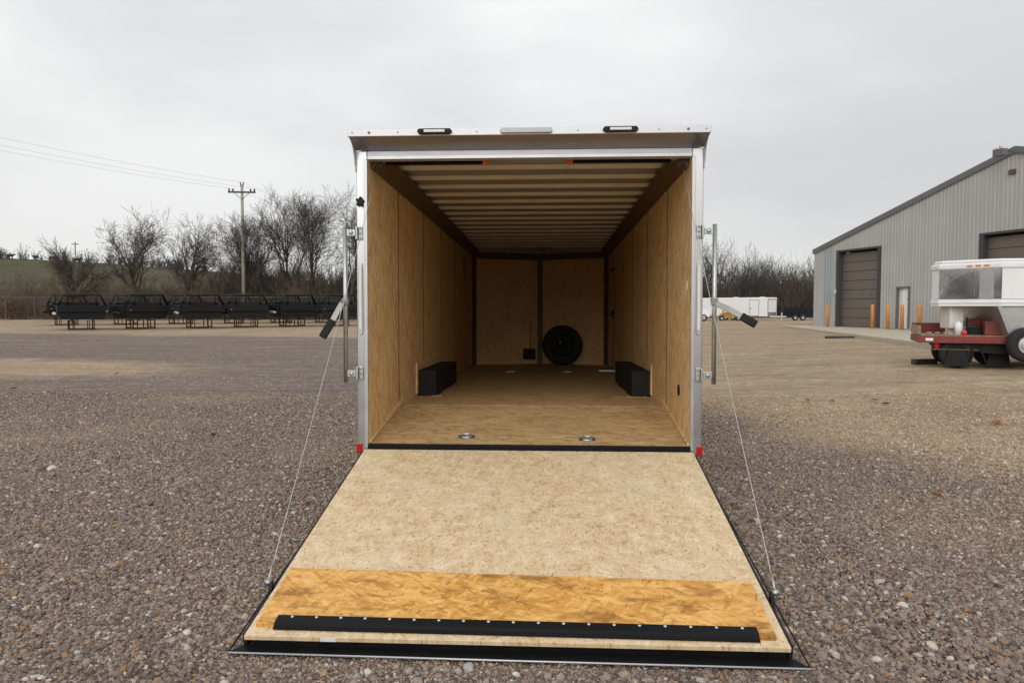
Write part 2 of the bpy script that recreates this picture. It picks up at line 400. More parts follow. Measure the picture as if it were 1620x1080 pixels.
# ------------------------------------------------------------------ metal shop building on the right
A = Vector((16.55, 40.6)); U = Vector((.296, -.955)).normalized(); NRM = Vector((-U.y*-1, -U.x*1))
NRM = Vector((U.y, -U.x)); NRM = NRM if NRM.x < 0 else -NRM       # outward, towards the yard
BZ = .50
bld = empty('shop_building', (A.x, A.y, BZ)); bld.rotation_euler = (0, 0, math.atan2(U.y, U.x))
# local: x along the gable wall, y into the building if positive (checked below), z up from the slab
inward = Vector((-U.y, U.x)); SGN = 1 if inward.dot(-NRM) > 0 else -1
W_B, EAVE, PEAK, DEEP = 27.0, 4.55, 8.0, 36.0
def roof_z(s): return EAVE+(PEAK-EAVE)*(1-abs(s-13.45)/13.45)
def yb(v): return v*SGN                       # v > 0 goes into the building
DO = [(2.16, 5.51, 4.37), (11.85, 15.25, 4.42), (21.5, 24.85, 4.37)]; MD = (6.83, 7.63, 2.18)
cuts = [0.0, .95, 1.65, 2.16, 3.0, 3.84, 4.68, 5.51, 6.17, 6.83, 7.63]
x = 7.63
while x < 11.85-.01: x += (11.85-7.63)/5; cuts.append(x)
cuts += [12.7, 13.55, 14.4, 15.25]
while cuts[-1] < 21.5-.01: cuts.append(cuts[-1]+(21.5-15.25)/7)
cuts += [22.34, 23.18, 24.01, 24.85, 25.9, 27.0]
def wall_panel(s0, s1, z0):
    """ribbed sheet between s0 and s1 from z0 to the roof line"""
    mb = MB(); n = max(2, round((s1-s0)/.21)); st = (s1-s0-.006)/n; prof = []
    for i in range(n):
        a = s0+.003+i*st
        prof += [(a, 0), (a+st*.62, 0), (a+st*.70, -.022), (a+st*.92, -.022)]
    prof.append((s1-.003, 0))
    for (a, da), (b, db) in zip(prof, prof[1:]):
        za, zb = roof_z(a)-.02, roof_z(b)-.02
        mb.face([(a, yb(da), z0), (b, yb(db), z0), (b, yb(db), zb), (a, yb(da), za)])
    return mb
for s0, s1 in zip(cuts, cuts[1:]):
    z0 = 0; mid = (s0+s1)/2
    for a, b, t in DO:
        if a < mid < b: z0 = t
    if MD[0] < mid < MD[1]: z0 = MD[2]
    m_ = M['siding_blue'] if (.9 < mid < 1.7) else M['siding']
    wall_panel(s0, s1, z0).build('wall_panel', m_, bld)
core = MB()
for s0, s1 in zip(cuts, cuts[1:]):
    mid = (s0+s1)/2
    if any(a < mid < b for a, b, t in DO) or MD[0] < mid < MD[1]: continue
    core.face([(s0, yb(.05), 0), (s1, yb(.05), 0), (s1, yb(.05), roof_z(s1)-.05), (s0, yb(.05), roof_z(s0)-.05)])
core.face([(0, 0, 0), (0, yb(DEEP), 0), (0, yb(DEEP), EAVE-.02), (0, 0, EAVE-.02)])
core.face([(W_B, 0, 0), (W_B, yb(DEEP), 0), (W_B, yb(DEEP), EAVE-.02), (W_B, 0, EAVE-.02)])
core.build('side_wall', M['siding'], bld)
rf = MB()
for s0, s1 in ((-.03, 13.45), (13.45, W_B+.03)):
    z0, z1 = roof_z(s0), roof_z(s1)
    for dz in (0, .12):
        rf.face([(s0, yb(-.05), z0+dz), (s1, yb(-.05), z1+dz), (s1, yb(DEEP), z1+dz), (s0, yb(DEEP), z0+dz)])
    rf.face([(s0, yb(-.05), z0), (s1, yb(-.05), z1), (s1, yb(-.05), z1+.12), (s0, yb(-.05), z0+.12)])
rfo = rf.build('roof', M['trim'], bld)
fa = MB()
for s0, s1 in ((-.06, 13.45), (13.45, W_B+.06)):
    z0, z1 = roof_z(s0), roof_z(s1)
    v0 = [(s0, yb(-.10), z0-.14), (s1, yb(-.10), z1-.14), (s1, yb(-.10), z1+.15), (s0, yb(-.10), z0+.15)]
    v1 = [(s0, yb(-.055), z0-.14), (s1, yb(-.055), z1-.14), (s1, yb(-.055), z1+.15), (s0, yb(-.055), z0+.15)]
    b = len(fa.v); fa.v += v0+v1
    fa.f += [(b,b+1,b+2,b+3), (b+4,b+5,b+6,b+7), (b,b+1,b+5,b+4), (b+3,b+2,b+6,b+7)]
fa.build('rake_trim', M['trim'], rfo)
MB().tube((13.3, yb(-.75), PEAK+.12), (13.3, yb(.1), PEAK-.1), .03).box(13.1, 13.6, min(yb(-.9), yb(-.62)), max(yb(-.9), yb(-.62)), PEAK-.30, PEAK-.02).build('flood_light', M['trim'], bld)
MB().box(13.12, 13.58, min(yb(-.93), yb(-.6)), max(yb(-.93), yb(-.6)), PEAK-.018, PEAK+.05).build('lamp_head', M['offwhite'], bld)
MB().box(13.2, 13.5, min(yb(-.12), yb(-.02)), max(yb(-.12), yb(-.02)), PEAK-1.05, PEAK-.85).build("junction_box", M["darksteel"], bld)
for a, b, t in DO:
    dr = MB().box(a+.1, b-.1, min(yb(.30), yb(.36)), max(yb(.30), yb(.36)), 0, t-.08).build('overhead_door', M['recess'], bld)
    npan = 8; ph = (t-.1)/npan
    for i in range(npan):
        MB().box(a+.11, b-.11, min(yb(.255), yb(.30)), max(yb(.255), yb(.30)), i*ph+.012, (i+1)*ph-.012).build('panel', M['sectional'], dr, bevel=.01)
    if a < 5:
        for k in (0, 1):
            MB().box(a+1.15+k*.8, a+1.6+k*.8, min(yb(.235), yb(.255)), max(yb(.235), yb(.255)), 1.66, 1.92).build('window', M['trim'], dr, bevel=.01)
    jm = MB()
    for q0, q1 in ((a-.1, a+.12), (b-.12, b+.1)): jm.box(q0, q1, min(yb(-.05), yb(.45)), max(yb(-.05), yb(.45)), 0, t)
    jm.box(a-.1, b+.1, min(yb(-.05), yb(.45)), max(yb(-.05), yb(.45)), t, t+.1)
    jm.build('door_frame', M['recess'], bld)
md = MB().box(MD[0]+.28, MD[1]-.04, min(yb(.06), yb(.12)), max(yb(.06), yb(.12)), .02, MD[2]-.06).build('door', M['white'], bld)
MB().tube((MD[0]+.34, yb(.0), 1.02), (MD[0]+.34, yb(.06), 1.02), .035).build('handle', M['recess'], md)
MB().box(MD[0]+.62, MD[0]+.74, min(yb(.055), yb(.06)), max(yb(.055), yb(.06)), 1.5, 1.6).build('notice', M['trim'], md)
MB().box(MD[0]+.04, MD[0]+.28, min(yb(.08), yb(.14)), max(yb(.08), yb(.14)), .02, MD[2]-.06).build('side_panel', M['offwhite'], bld)
MB().box(MD[0]-.05, MD[0]+.04, min(yb(-.05), yb(.2)), max(yb(-.05), yb(.2)), 0, MD[2]).box(MD[1]-.04, MD[1]+.05, min(yb(-.05), yb(.2)), max(yb(-.05), yb(.2)), 0, MD[2]).box(MD[0]-.05, MD[1]+.05, min(yb(-.05), yb(.2)), max(yb(-.05), yb(.2)), MD[2]-.06, MD[2]+.04).build('door_frame', M['trim'], bld)
MB().box(2.0-.02, 2.1, min(yb(-.09), yb(-.04)), max(yb(-.09), yb(-.04)), 1.95, 2.2).build('switch_box', M['offwhite'], bld)
tag(bld, 'grey ribbed metal shop building with brown overhead doors', 'building')
ap = MB().prism([(16.62, 41.2), (14.9, 41.5), (14.2, 35), (13.3, 27.5), (12.3, 19.5), (11.9, 15.0), (24.35, 15.0)], 2, -.3, BZ-.003)
tag(ap.build('concrete_apron', M['concrete'], None, bevel=.03), kind='structure')
bl = [(2.87,1.2,'orange bollard nearest the far corner of the grey shop'), (6.44,1.2,'orange bollard at the right jamb of the first brown overhead door'),
      (7.56,1.2,'orange bollard between the overhead door and the white door'), (8.49,1.2,'orange bollard standing just in front of the white door'),
      (9.62,1.2,'orange bollard right of the white door, left of the red deck'), (10.94,1.2,'orange bollard behind the red deck, under the white trailer nose')]
bmesh_ = None
for s_, o_, lab in bl:
    p = A+U*s_+NRM*o_
    if bmesh_ is None:
        ob = MB().lathe([(0, -.1), (.088, -.1), (.088, 1.18), (.076, 1.24), (.05, 1.275), (0, 1.285)], (0,0,0), (0,0,1), 14).build('bollard', M['bollard'], smooth=True); bmesh_ = ob
    else: ob = bmesh_.copy(); col.objects.link(ob)
    ob.location = (p.x, p.y, BZ+.0); ob.rotation_euler = (rnd.uniform(-.02,.02), rnd.uniform(-.02,.02), rnd.uniform(0,6)); ob.scale = (1,1,rnd.uniform(.97,1.03))
    tag(ob, lab, 'bollard', 'orange bollards in front of the shop')
# ------------------------------------------------------------------ the enclosed trailer (local z = 0 at the sill, y forward)
TILT, ZF = .019, .569
T = empty('enclosed_trailer', (0, 0, ZF)); T.rotation_euler = (-TILT, 0, 0)
tag(T, 'long enclosed cargo trailer seen through its open rear, ramp door lowered onto the gravel', 'trailer')
HW, LEN, ZM, ZC = 1.20, 7.456, .159, 2.20
DOV = 1.20
M['seam'] = simple('dark_seam', (.13,.085,.045), .7, 0, .2, 10)
# floor
fl = MB(); fl.prism([(0,-.06), (DOV,-.06+ZM), (LEN,-.06+ZM), (LEN,-.03+ZM), (DOV,-.03+ZM), (0,-.03)], 0, -HW-.03, HW+.03).prism([(-HW-.03, LEN), (HW+.03, LEN), (0, LEN+.42)], 2, ZM-.06, ZM-.03)
flo = fl.build('floor', M['darksteel'], T)
def sheet(name, x0, x1, y0, z0, y1, z1, th, m, parent, bevel=.0015):
    return MB().prism([(y0, z0-th), (y1, z1-th), (y1, z1), (y0, z0)], 0, x0, x1).build(name, m, parent, bevel=bevel)
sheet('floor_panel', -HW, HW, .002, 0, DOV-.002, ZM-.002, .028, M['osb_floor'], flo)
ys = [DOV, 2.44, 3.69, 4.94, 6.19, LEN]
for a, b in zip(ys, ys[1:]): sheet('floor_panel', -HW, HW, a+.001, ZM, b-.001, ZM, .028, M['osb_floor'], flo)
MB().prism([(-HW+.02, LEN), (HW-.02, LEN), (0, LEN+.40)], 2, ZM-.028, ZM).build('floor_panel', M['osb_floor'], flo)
# d-rings
def dring(x, y, z, tilt):
    Mx = Matrix.Translation((x, y, z)) @ Matrix.Rotation(tilt, 4, 'X')
    mb = MB()
    for a in ((-.062,.062,-.045,-.03), (-.062,.062,.03,.045), (-.062,-.038,-.03,.03), (.038,.062,-.03,.03)): mb.box(a[0], a[1], a[2], a[3], 0, .005, Mx)
    pts = [Mx @ Vector((.036*math.cos(t), .028*math.sin(t)-.004, .012+.008*math.sin(t))) for t in [i*math.pi/9 for i in range(19)]]
    mb.ring_tube(pts, .0065, 6)
    mb.lathe([(0, .001), (.03, .001), (.037, .005)], Mx @ Vector((0,0,0)), Mx.to_3x3() @ Vector((0,0,1)), 16)
    return mb.build('tie_down_ring', M['zinc'], flo, smooth=False)
sl = math.atan2(ZM, DOV)
for x, y in ((-.48, .19), (.452, .15)): dring(x, y, y*ZM/DOV+.001, sl)
for x, y in ((-.42, 5.68), (.448, 5.70)): dring(x, y, ZM+.001, 0)
# walls
SEAML = [0, 1.10, 2.40, 3.72, 5.04, 6.4, LEN]; SEAMR = [0, 1.075, 2.355, 3.74, 4.95, 6.2]
def wall(sgn, seams, name, door=False):
    x0, x1 = (sgn*HW, sgn*(HW+.012)); lo, hi = min(x0, x1), max(x0, x1)
    base = MB().box(min(sgn*(HW+.02), sgn*(HW+.05)), max(sgn*(HW+.02), sgn*(HW+.05)), 0, LEN, -.02, ZC).build(name, M['darksteel'], T)
    for a, b in zip(seams, seams[1:]):
        z0 = (lambda y: max(-.0, min(ZM, y*ZM/DOV)))
        p = [(a+.005, z0(a)+.004), (min(b, DOV) if a < DOV else b-.005, z0(min(b, DOV))+.004)]
        if a < DOV < b: p.append((b-.005, ZM+.004))
        if not (a < DOV < b) and a < DOV: p[1] = (b-.005, z0(b)+.004)
        p += [(b-.005, ZC-.06), (a+.005, ZC-.06)]
        MB().prism(p, 0, lo, hi).build('wall_panel', M['osb_wall'], base)
    for a in seams[1:-1]:
        zs = ZM+.004 if a > DOV else a*ZM/DOV+.004
        MB().box(min(sgn*(HW-.0015), sgn*(HW+.004)), max(sgn*(HW-.0015), sgn*(HW+.004)), a-.014, a+.014, zs, ZC-.06).build('seam_strip', M['seam'], base)
    # kick board along the floor
    k0, k1 = min(sgn*(HW-.012), sgn*HW), max(sgn*(HW-.012), sgn*HW)
    MB().prism([(.02, .006), (DOV, ZM+.002), (1.97, ZM+.002), (1.97, ZM+.03), (DOV+.05, ZM+.055), (.9, ZM+.0), (.02, .018)], 0, k0-.0005, k1-.0005).build('kick_board', M['osb_wall'], base)
    return base
wl = wall(-1, SEAML, 'wall_left'); wr = wall(1, SEAMR, 'wall_right')
# side door in the right wall
MB().box(HW, HW+.012, 6.205, 6.245, ZM+.004, 1.80).build('door_jamb', M['darksteel'], wr)
MB().box(HW, HW+.012, 6.245, LEN-.42, 1.76, 1.80).build('door_jamb', M['darksteel'], wr)
MB().box(HW+.004, HW+.016, 6.25, LEN-.43, ZM+.02, 1.755).build('side_door', M['osb_wall'], wr)
MB().box(HW, HW+.012, LEN-.42, LEN, ZM+.004, ZC-.06).build('wall_panel', M['osb_wall'], wr)
MB().box(HW, HW+.012, 6.245, LEN-.42, 1.803, ZC-.06).build('wall_panel', M['osb_wall'], wr)
MB().box(HW-.03, HW+.002, 6.32, 6.36, .98, 1.1).tube((HW-.03, 6.34, 1.04), (HW-.07, 6.34, 1.04), .012).build('door_latch', M['black'], wr)
MB().box(.93, 1.19, 5.75, 6.12, ZM+.002, ZM+.018).box(.93, 1.19, 5.74, 5.75, ZM+.002, ZM+.03).build('threshold_plate', M['zinc'], T, bevel=.003)
MB().lathe([(0,0), (.045,0), (.048,.006), (.05,.012)], (HW-.006, .457, .376), (1,0,0), 24).build('round_port', M['black'], wr)
MB().box(HW-.004, HW, .125, .160, 1.165, 1.23).build('wall_tag', M['white'], wr)
MB().box(-HW, -HW+.004, 6.15, 6.2, 1.62, 1.95).build('wall_tag', M['rust'], wl)
# wheel boxes
for sgn in (-1, 1):
    a, b = (sgn*HW, sgn*(HW-.198)); y0, y1 = (2.02, 3.70) if sgn < 0 else (2.03, 3.86)
    MB().box(min(a,b), max(a,b)-.0, y0, y1, ZM+.001, ZM+.262).build('wheel_box', M['black'], T, bevel=.008)
    bx0, bx1 = min(sgn*(HW-.001), sgn*(HW-.014)), max(sgn*(HW-.001), sgn*(HW-.014))
    MB().box(bx0, bx1, y0-.07, y1+.05, ZM+.264, ZM+.34).box(bx0, bx1, y0-.07, y0-.003, ZM+.03, ZM+.262).build('backing_board', M['osb_wall'], T)
    MB().box(sgn*.93-.11 if sgn < 0 else .82, sgn*.93+.0 if sgn < 0 else 1.15, y0-.065, y0-.035, ZM+.0015, ZM+.008).build('wood_cleat', M['osb_floor'], T)
# nose walls (shallow V)
for sgn in (-1, 1):
    n_ = MB(); n_.prism([(sgn*HW, LEN), (0, LEN+.40), (0, LEN+.42), (sgn*HW, LEN+.02)], 2, ZM-.02, ZC)
    n_.build('nose_panel', M['osb_nose'], T)
    MB().prism([(sgn*HW, LEN-.05), (sgn*(HW-.075), LEN+.02), (sgn*(HW-.07), LEN+.035), (sgn*HW, LEN)], 2, ZM+.002, ZC-.1).build('corner_trim', M['darksteel'], T)
    MB().prism([(sgn*HW, LEN-.07), (0, LEN+.33), (0, LEN+.40), (sgn*HW, LEN)], 2, ZC-.16, ZC-.05).build('nose_beam', M['darksteel'], T)
MB().box(-.045, .045, LEN+.34, LEN+.385, ZM+.002, ZC-.1).build('corner_trim', M['darksteel'], T)
MB().box(-.30, -.08, LEN+.16, LEN+.24, .255, .44).build('junction_box', M['black'], T, bevel=.01)
MB().ring_tube([(-.17, LEN+.26, .44), (-.165, LEN+.27, .7), (-.175, LEN+.27, .95)], .006, 6).build('loose_wire', M['black'], T)
# ceiling
roof = MB().box(-1.28, 1.28, .02, LEN, ZC+.055, ZC+.11).prism([(-1.28, LEN), (1.28, LEN), (0, LEN+.45)], 2, ZC+.055, ZC+.11).build('roof', M['roofin'], T)
y = .337
while y < LEN:
    MB().prism([(y, ZC+.052), (y+.010, ZC+.022), (y+.055, ZC+.022), (y+.065, ZC+.052)], 0, -1.19, 1.19).build('roof_bow', M['bow'], roof)
    y += .4365
for sgn in (-1, 1):
    MB().prism([(sgn*HW, 2.085), (sgn*(HW-.02), 2.085), (sgn*1.085, 2.17), (sgn*1.085, 2.198), (sgn*HW, 2.198)], 1, .08, LEN+.02).build('ceiling_cove', M['darksteel'], T)
# rear frame
for sgn in (-1, 1):
    a, b = sgn*1.203, sgn*1.285
    p = MB().box(min(a,b), max(a,b), -.012, .075, -.075, 2.195).build('rear_post', M['mirror'], T, bevel=.006)
    a2, b2 = sgn*1.198, sgn*1.226
    MB().box(min(a2,b2), max(a2,b2), -.030, -.0125, -.03, 2.13).build('inner_trim', M['alu'], p, bevel=.003)
    c = sgn*1.254
    strip = MB().prism([(c-.017,.86), (c-.012,.825), (c+.012,.825), (c+.017,.86), (c+.017,1.32), (c+.012,1.36), (c-.012,1.36), (c-.017,1.32)], 1, -.024, -.0125).build('tail_light', M['alu'], p, bevel=.003)
    MB().box(c-.010, c+.010, -.032, -.0245, .86, 1.335).build('lens', M['clear'], strip, bevel=.004)
    MB().box(c+sgn*.016-.021, c+sgn*.016+.021, -.026, -.0125, -.066, .006).build('reflector', M['red'], p, bevel=.003)
    # curved wing under the canopy
    prof = [(-.0125, 2.195), (-.0125, 2.04)]
    for i in range(9):
        t = i/8; prof.append((-.03-.165*(1-math.cos(t*math.pi/2)), 2.04+.213*math.sin(t*math.pi/2)))
    prof.append((-.197, 2.30)); prof.append((-.05, 2.30))
    MB().prism(prof, 0, min(sgn*1.284, sgn*1.292), max(sgn*1.284, sgn*1.292)).build('canopy_wing', M['alu_white'], T)
hd = MB().box(-1.203, 1.203, -.014, .06, 2.13, 2.195).build('header', M['alu_white'], T, bevel=.005)
MB().box(-1.2, 1.2, -.022, -.0145, 2.131, 2.158).build('header_trim', M['alu'], hd, bevel=.002)
cn = MB().prism([(-.015, 2.197), (-.195, 2.255), (-.195, 2.262), (-.015, 2.204)], 0, -1.282, 1.282).build('canopy_underside', M['mirror'], T)
fs = MB().box(-1.296, 1.296, -.208, -.196, 2.254, 2.308).box(-1.296, 1.296, -.196, .02, 2.300, 2.308).build('canopy_fascia', M['alu_white'], T, bevel=.003)
for x0 in (-.6625, .660):
    q = [(-.127, 2.281), (-.108, 2.262), (.108, 2.262), (.127, 2.281), (.112, 2.300), (-.112, 2.300)]
    lt = MB().prism([(x0+a, b) for a, b in q], 1, -.232, -.2085).build('load_light', M['black'], T, bevel=.004)
    MB().box(x0-.075, x0+.075, -.238, -.2325, 2.272, 2.291).build('lens', M['clear'], lt, bevel=.002)
q = [(-.187,2.281), (-.178,2.263), (.178,2.263), (.187,2.281), (.178,2.300), (-.178,2.300)]
MB().prism([(a-.007, b) for a, b in q], 1, -.228, -.2085).build('brake_light', M['greylens'], T, bevel=.004)
for x0, r_ in ((-1.139,.011), (1.136,.011), (-1.262,.005), (1.262,.005), (-.93,.005), (.93,.005), (-.36,.005), (.36,.005)):
    MB().lathe([(0,.012), (r_*.7,.010), (r_,0)], (x0, -.208, 2.281), (0,-1,0), 10).build('fascia_screw', M['zinc'] if r_ < .01 else M['rim'], fs, smooth=True)
# knob on the left post
kn = MB(); pts = []
for i in range(20):
    r_ = .034 if i % 4 < 2 else .023; pts.append((-1.252+r_*math.cos(i*math.pi/10), 1.816+r_*1.15*math.sin(i*math.pi/10)))
kn.prism(pts, 1, -.045, -.02); kn.tube((-1.252, -.02, 1.816), (-1.252, -.0125, 1.816), .012); kn.build('hand_knob', M['black'], T, bevel=.004)
# cam bars
for sgn in (-1, 1):
    bar = MB().tube((sgn*1.361, -.05, .468), (sgn*1.361, -.05, 1.632), .0165, n=14).build('cam_bar', M['zinc'], T, smooth=True)
    for z in (1.583, .533):
        b = MB().box(min(sgn*1.236, sgn*1.268), max(sgn*1.236, sgn*1.268), -.022, -.0128, z-.052, z+.052)
        b.box(min(sgn*1.270, sgn*1.284), max(sgn*1.270, sgn*1.284), -.052, -.0128, z-.048, z+.048)
        b.box(min(sgn*1.284, sgn*1.35), max(sgn*1.284, sgn*1.35), -.056, -.046, z-.024, z+.024)
        bo = b.build('hinge_bracket', M['zinc'], bar, bevel=.003)
        MB().lathe([(0,.012), (.012,.012), (.017,0)], (sgn*1.316, -.056, z), (0,-1,0), 12).build('bolt', M['alu'], bar, smooth=True)
        for dz in (-.036, 0, .036): MB().lathe([(0,.010), (.006,.009), (.0095,0)], (sgn*1.252, -.022, z+dz), (0,-1,0), 10).build('bolt', M['alu'], bar, smooth=True)
    if sgn < 0: hp = [(-1.361,-.07,1.075), (-1.375,-.10,1.055), (-1.405,-.13,.985), (-1.432,-.15,.925)]; gp = ((-1.428,-.148,.935), (-1.505,-.16,.805))
    else: hp = [(1.361,-.05,1.075), (1.37,-.07,1.055), (1.45,-.11,1.015), (1.545,-.15,.955)]; gp = ((1.53,-.143,.965), (1.632,-.16,.903))
    hnd = MB()
    for p, q2 in zip(hp, hp[1:]):
        p, q2 = Vector(p), Vector(q2); d = (q2-p); L_ = d.length; d.normalize()
        side = Vector((0,-1,0)); side = (side-d*side.dot(d)).normalized(); up_ = d.cross(side)
        Mx = Matrix((d, side, up_)).transposed().to_4x4(); Mx.translation = p
        hnd.box(-.004, L_+.004, -.005, .005, -.021, .021, Mx)
    hnd.box(min(sgn*1.338,sgn*1.384), max(sgn*1.338,sgn*1.384), -.075, -.03, 1.045, 1.095)
    hnd.build('handle', M['lever'], bar, bevel=.003)
    p, q2 = Vector(gp[0]), Vector(gp[1]); d = q2-p; L_ = d.length; d.normalize()
    side = Vector((0,-1,0)); side = (side-d*side.dot(d)).normalized(); up_ = d.cross(side)
    Mx = Matrix((d, side, up_)).transposed().to_4x4(); Mx.translation = p
    MB().box(0, L_, -.014, .014, -.029, .029, Mx).build('grip', M['black'], bar, bevel=.008)
# torsion spring across the header
for x0, x1 in ((-1.09,-.335), (.325,1.067)):
    cs = MB(); n_ = 150; rr_ = [.025+.004*math.cos(i*math.pi) for i in range(n_)]
    cs.ring_tube([(x0+(x1-x0)*i/(n_-1), .12, 2.142) for i in range(n_)], rr_, 10)
    cs.build('door_spring', M['black'], T)
for x0 in (-.325, .315):
    MB().lathe([(0,-.02), (.034,-.02), (.034,.008), (.02,.010), (.02,.03), (0,.03)], (x0, .12, 2.140), (1 if x0 < 0 else -1, 0, 0), 16).build('spring_collar', M['orange'], T)
MB().tube((-.33, .12, 2.142), (.32, .12, 2.142), .011).tube((-1.17, .12, 2.142), (-1.08, .12, 2.142), .011).tube((1.06, .12, 2.142), (1.16, .12, 2.142), .011).build('spring_shaft', M['roofin'], T)
for sgn in (-1, 1):
    MB().lathe([(0,-.022), (.05,-.022), (.05,-.015), (.035,-.012), (.035,.012), (.05,.015), (.05,.022), (0,.022)], (sgn*1.135, .12, 2.125), (1,0,0), 20).build('cable_drum', M['darksteel'], T)
    MB().box(sgn*1.18-.012, sgn*1.18+.012, .085, .155, 2.08, 2.19).build('drum_bracket', M['darksteel'], T)
# sill
MB().box(-1.203, 1.203, -.034, .0015, -.06, .004).build('sill_seal', M['strip'], T, bevel=.006)
# outer body, chassis
for sgn in (-1, 1):
    MB().box(min(sgn*1.252,sgn*1.282), max(sgn*1.252,sgn*1.282), .08, LEN, -.12, ZC+.1).build('side_skin', M['skin'], T)
    MB().prism([(sgn*1.282, LEN+.002), (0, LEN+.47), (0, LEN+.44), (sgn*1.25, LEN+.002)], 2, -.12, ZC+.1).build('nose_skin', M['skin'], T)
    MB().box(sgn*.75-.04, sgn*.75+.04, .1, LEN, -.14, -.062).build('frame_rail', M['blackpaint'], T)
    for yy in (2.35, 3.25):
        zc = .02-ZF+yy*TILT+.355
        tw = MB().lathe([(.20,-.1), (.33,-.105), (.352,-.085), (.357,-.03), (.357,.03), (.352,.085), (.33,.105), (.20,.1)], (sgn*1.10, yy, zc), (sgn,0,0), 32).build('wheel', M['tyre'], T, smooth=True)
        MB().lathe([(.205,.085), (.19,.08), (.17,.03), (.08,.045), (.07,.075), (0,.075)], (sgn*1.10, yy, zc), (sgn,0,0), 28).build('rim', M['rim'], tw, smooth=True)
MB().tube((-1.0, 2.35, -.13), (1.0, 2.35, -.13), .04).tube((-1.0, 3.25, -.12), (1.0, 3.25, -.12), .04).build('axle', M['blackpaint'], T)
MB().prism([(-.6, LEN+.1), (.6, LEN+.1), (.08, LEN+1.5), (-.08, LEN+1.5)], 2, -.12, -.04).tube((0, LEN+1.2, -.42), (0, LEN+1.2, .35), .04).build('tongue', M['blackpaint'], T)

# ------------------------------------------------------------------ ramp door, a part of the trailer built in world terms and then hung on T
def trailer_local(p): return tuple(Matrix.Rotation(TILT, 3, 'X') @ (Vector(p)-Vector((0,0,ZF))))
RY0, RZ0, RY1, RZ1 = -.045, .536, -2.236, .112
dr_ = Vector((0, RY1-RY0, RZ1-RZ0)); RL = dr_.length; dr_.normalize(); rn = Vector((1,0,0)).cross(dr_); rn = rn if rn.z > 0 else -rn
Rm = Matrix((Vector((1,0,0)), dr_, rn)).transposed().to_4x4(); Rm.translation = Vector((0, RY0, RZ0))
if Rm.to_3x3().determinant() < 0: Rm = Matrix((Vector((-1,0,0)), dr_, rn)).transposed().to_4x4(); Rm.translation = Vector((0, RY0, RZ0))
Tm = Matrix.Translation((0,0,ZF)) @ Matrix.Rotation(-TILT, 4, 'X')
ramp = MB().box(-1.218, 1.222, 0, RL, -.022, 0).build('ramp_door', M['osb_ramp'], T, bevel=.002)
ramp.matrix_local = Tm.inverted() @ Rm
FX = -1 if Rm.to_3x3().col[0].x < 0 else 1       # ramp x axis direction in the world
MB().box(-1.2, 1.2, .02, RL-.02, -.085, -.0225).build('ramp_frame', M['blackpaint'], ramp)
MB().box(-1.236, -1.219, .02, RL-.03, -.088, -.012).build('side_edge', M['black'], ramp)
MB().box(1.223, 1.240, .02, RL-.03, -.088, -.012).build('side_edge', M['black'], ramp)
bd = MB().prism([(-1.190*FX, 1.688), (1.172*FX, 1.745), (1.168*FX, RL-.050), (-1.190*FX, RL-.066)], 2, .0006, .019).build('kick_plank', M['osb_board'], ramp, bevel=.001)
# black extruded strip screwed on the plank
ang = math.atan2(.035, 2.24)*-1
St = Matrix.Translation((-.012*FX, RL-.080, .0195)) @ Matrix.Rotation(.0067*FX, 4, 'Z')
sp_ = MB(); o0 = len(sp_.v)
sp_.prism([(-.038, 0), (.012, 0), (.020, -.014), (.044, -.0165), (.044, -.008), (.028, -.004), (.020, .008), (-.034, .010)], 0, -1.105, 1.092)
sp_.v = [tuple(St @ Vector(v)) for v in sp_.v]
spo = sp_.build('rubber_strip', M['strip'], bd, bevel=.002)
for i in range(19):
    x_ = -1.04+i*.1145
    MB().lathe([(0,.003), (.0055,.003), (.0075,0)], St @ Vector((x_, -.022, .0097)), (0,0,1), 10).build('screw', M['alu_white'], bd, smooth=True)
# flap lip at the foot of the ramp
def wl_(p): return Rm.inverted() @ Vector(p)
lip = MB()
LIPZ = .052
lp = [(-1.23, -2.20, .052), (1.235, -2.215, .050), (1.285, -2.272, LIPZ-.01), (-1.285, -2.250, LIPZ-.01)]
top_ = [Vector(p)+Vector((0,0,.004)) for p in lp]; bot_ = [Vector(p)-Vector((0,0,.004)) for p in lp]
b0 = len(lip.v); lip.v += [tuple(wl_(p)) for p in top_+bot_]
lip.f += [(0,1,2,3), (7,6,5,4), (0,4,5,1), (1,5,6,2), (2,6,7,3), (3,7,4,0)]
lip.build('ramp_lip', M['strip'], ramp)
ed = MB(); ed.ring_tube([wl_((-1.288, -2.2525, LIPZ-.011)), wl_((0, -2.264, LIPZ-.012)), wl_((1.288, -2.2745, LIPZ-.011))], .0042, 8); ed.build('lip_edge', M['alu_white'], ramp, smooth=True)
MB().ring_tube([wl_((-1.286, -2.249, LIPZ-.006)), wl_((-1.245, -.1, .47))], .0045, 6).ring_tube([wl_((1.286, -2.271, LIPZ-.006)), wl_((1.245, -.1, .47))], .0045, 6).build('edge_seal', M['black'], ramp)
MB().box(-.835*FX-.035, -.835*FX+.035, RL+.0002, RL+.002, -.02, -.002).build('paper_label', M['white'], ramp)
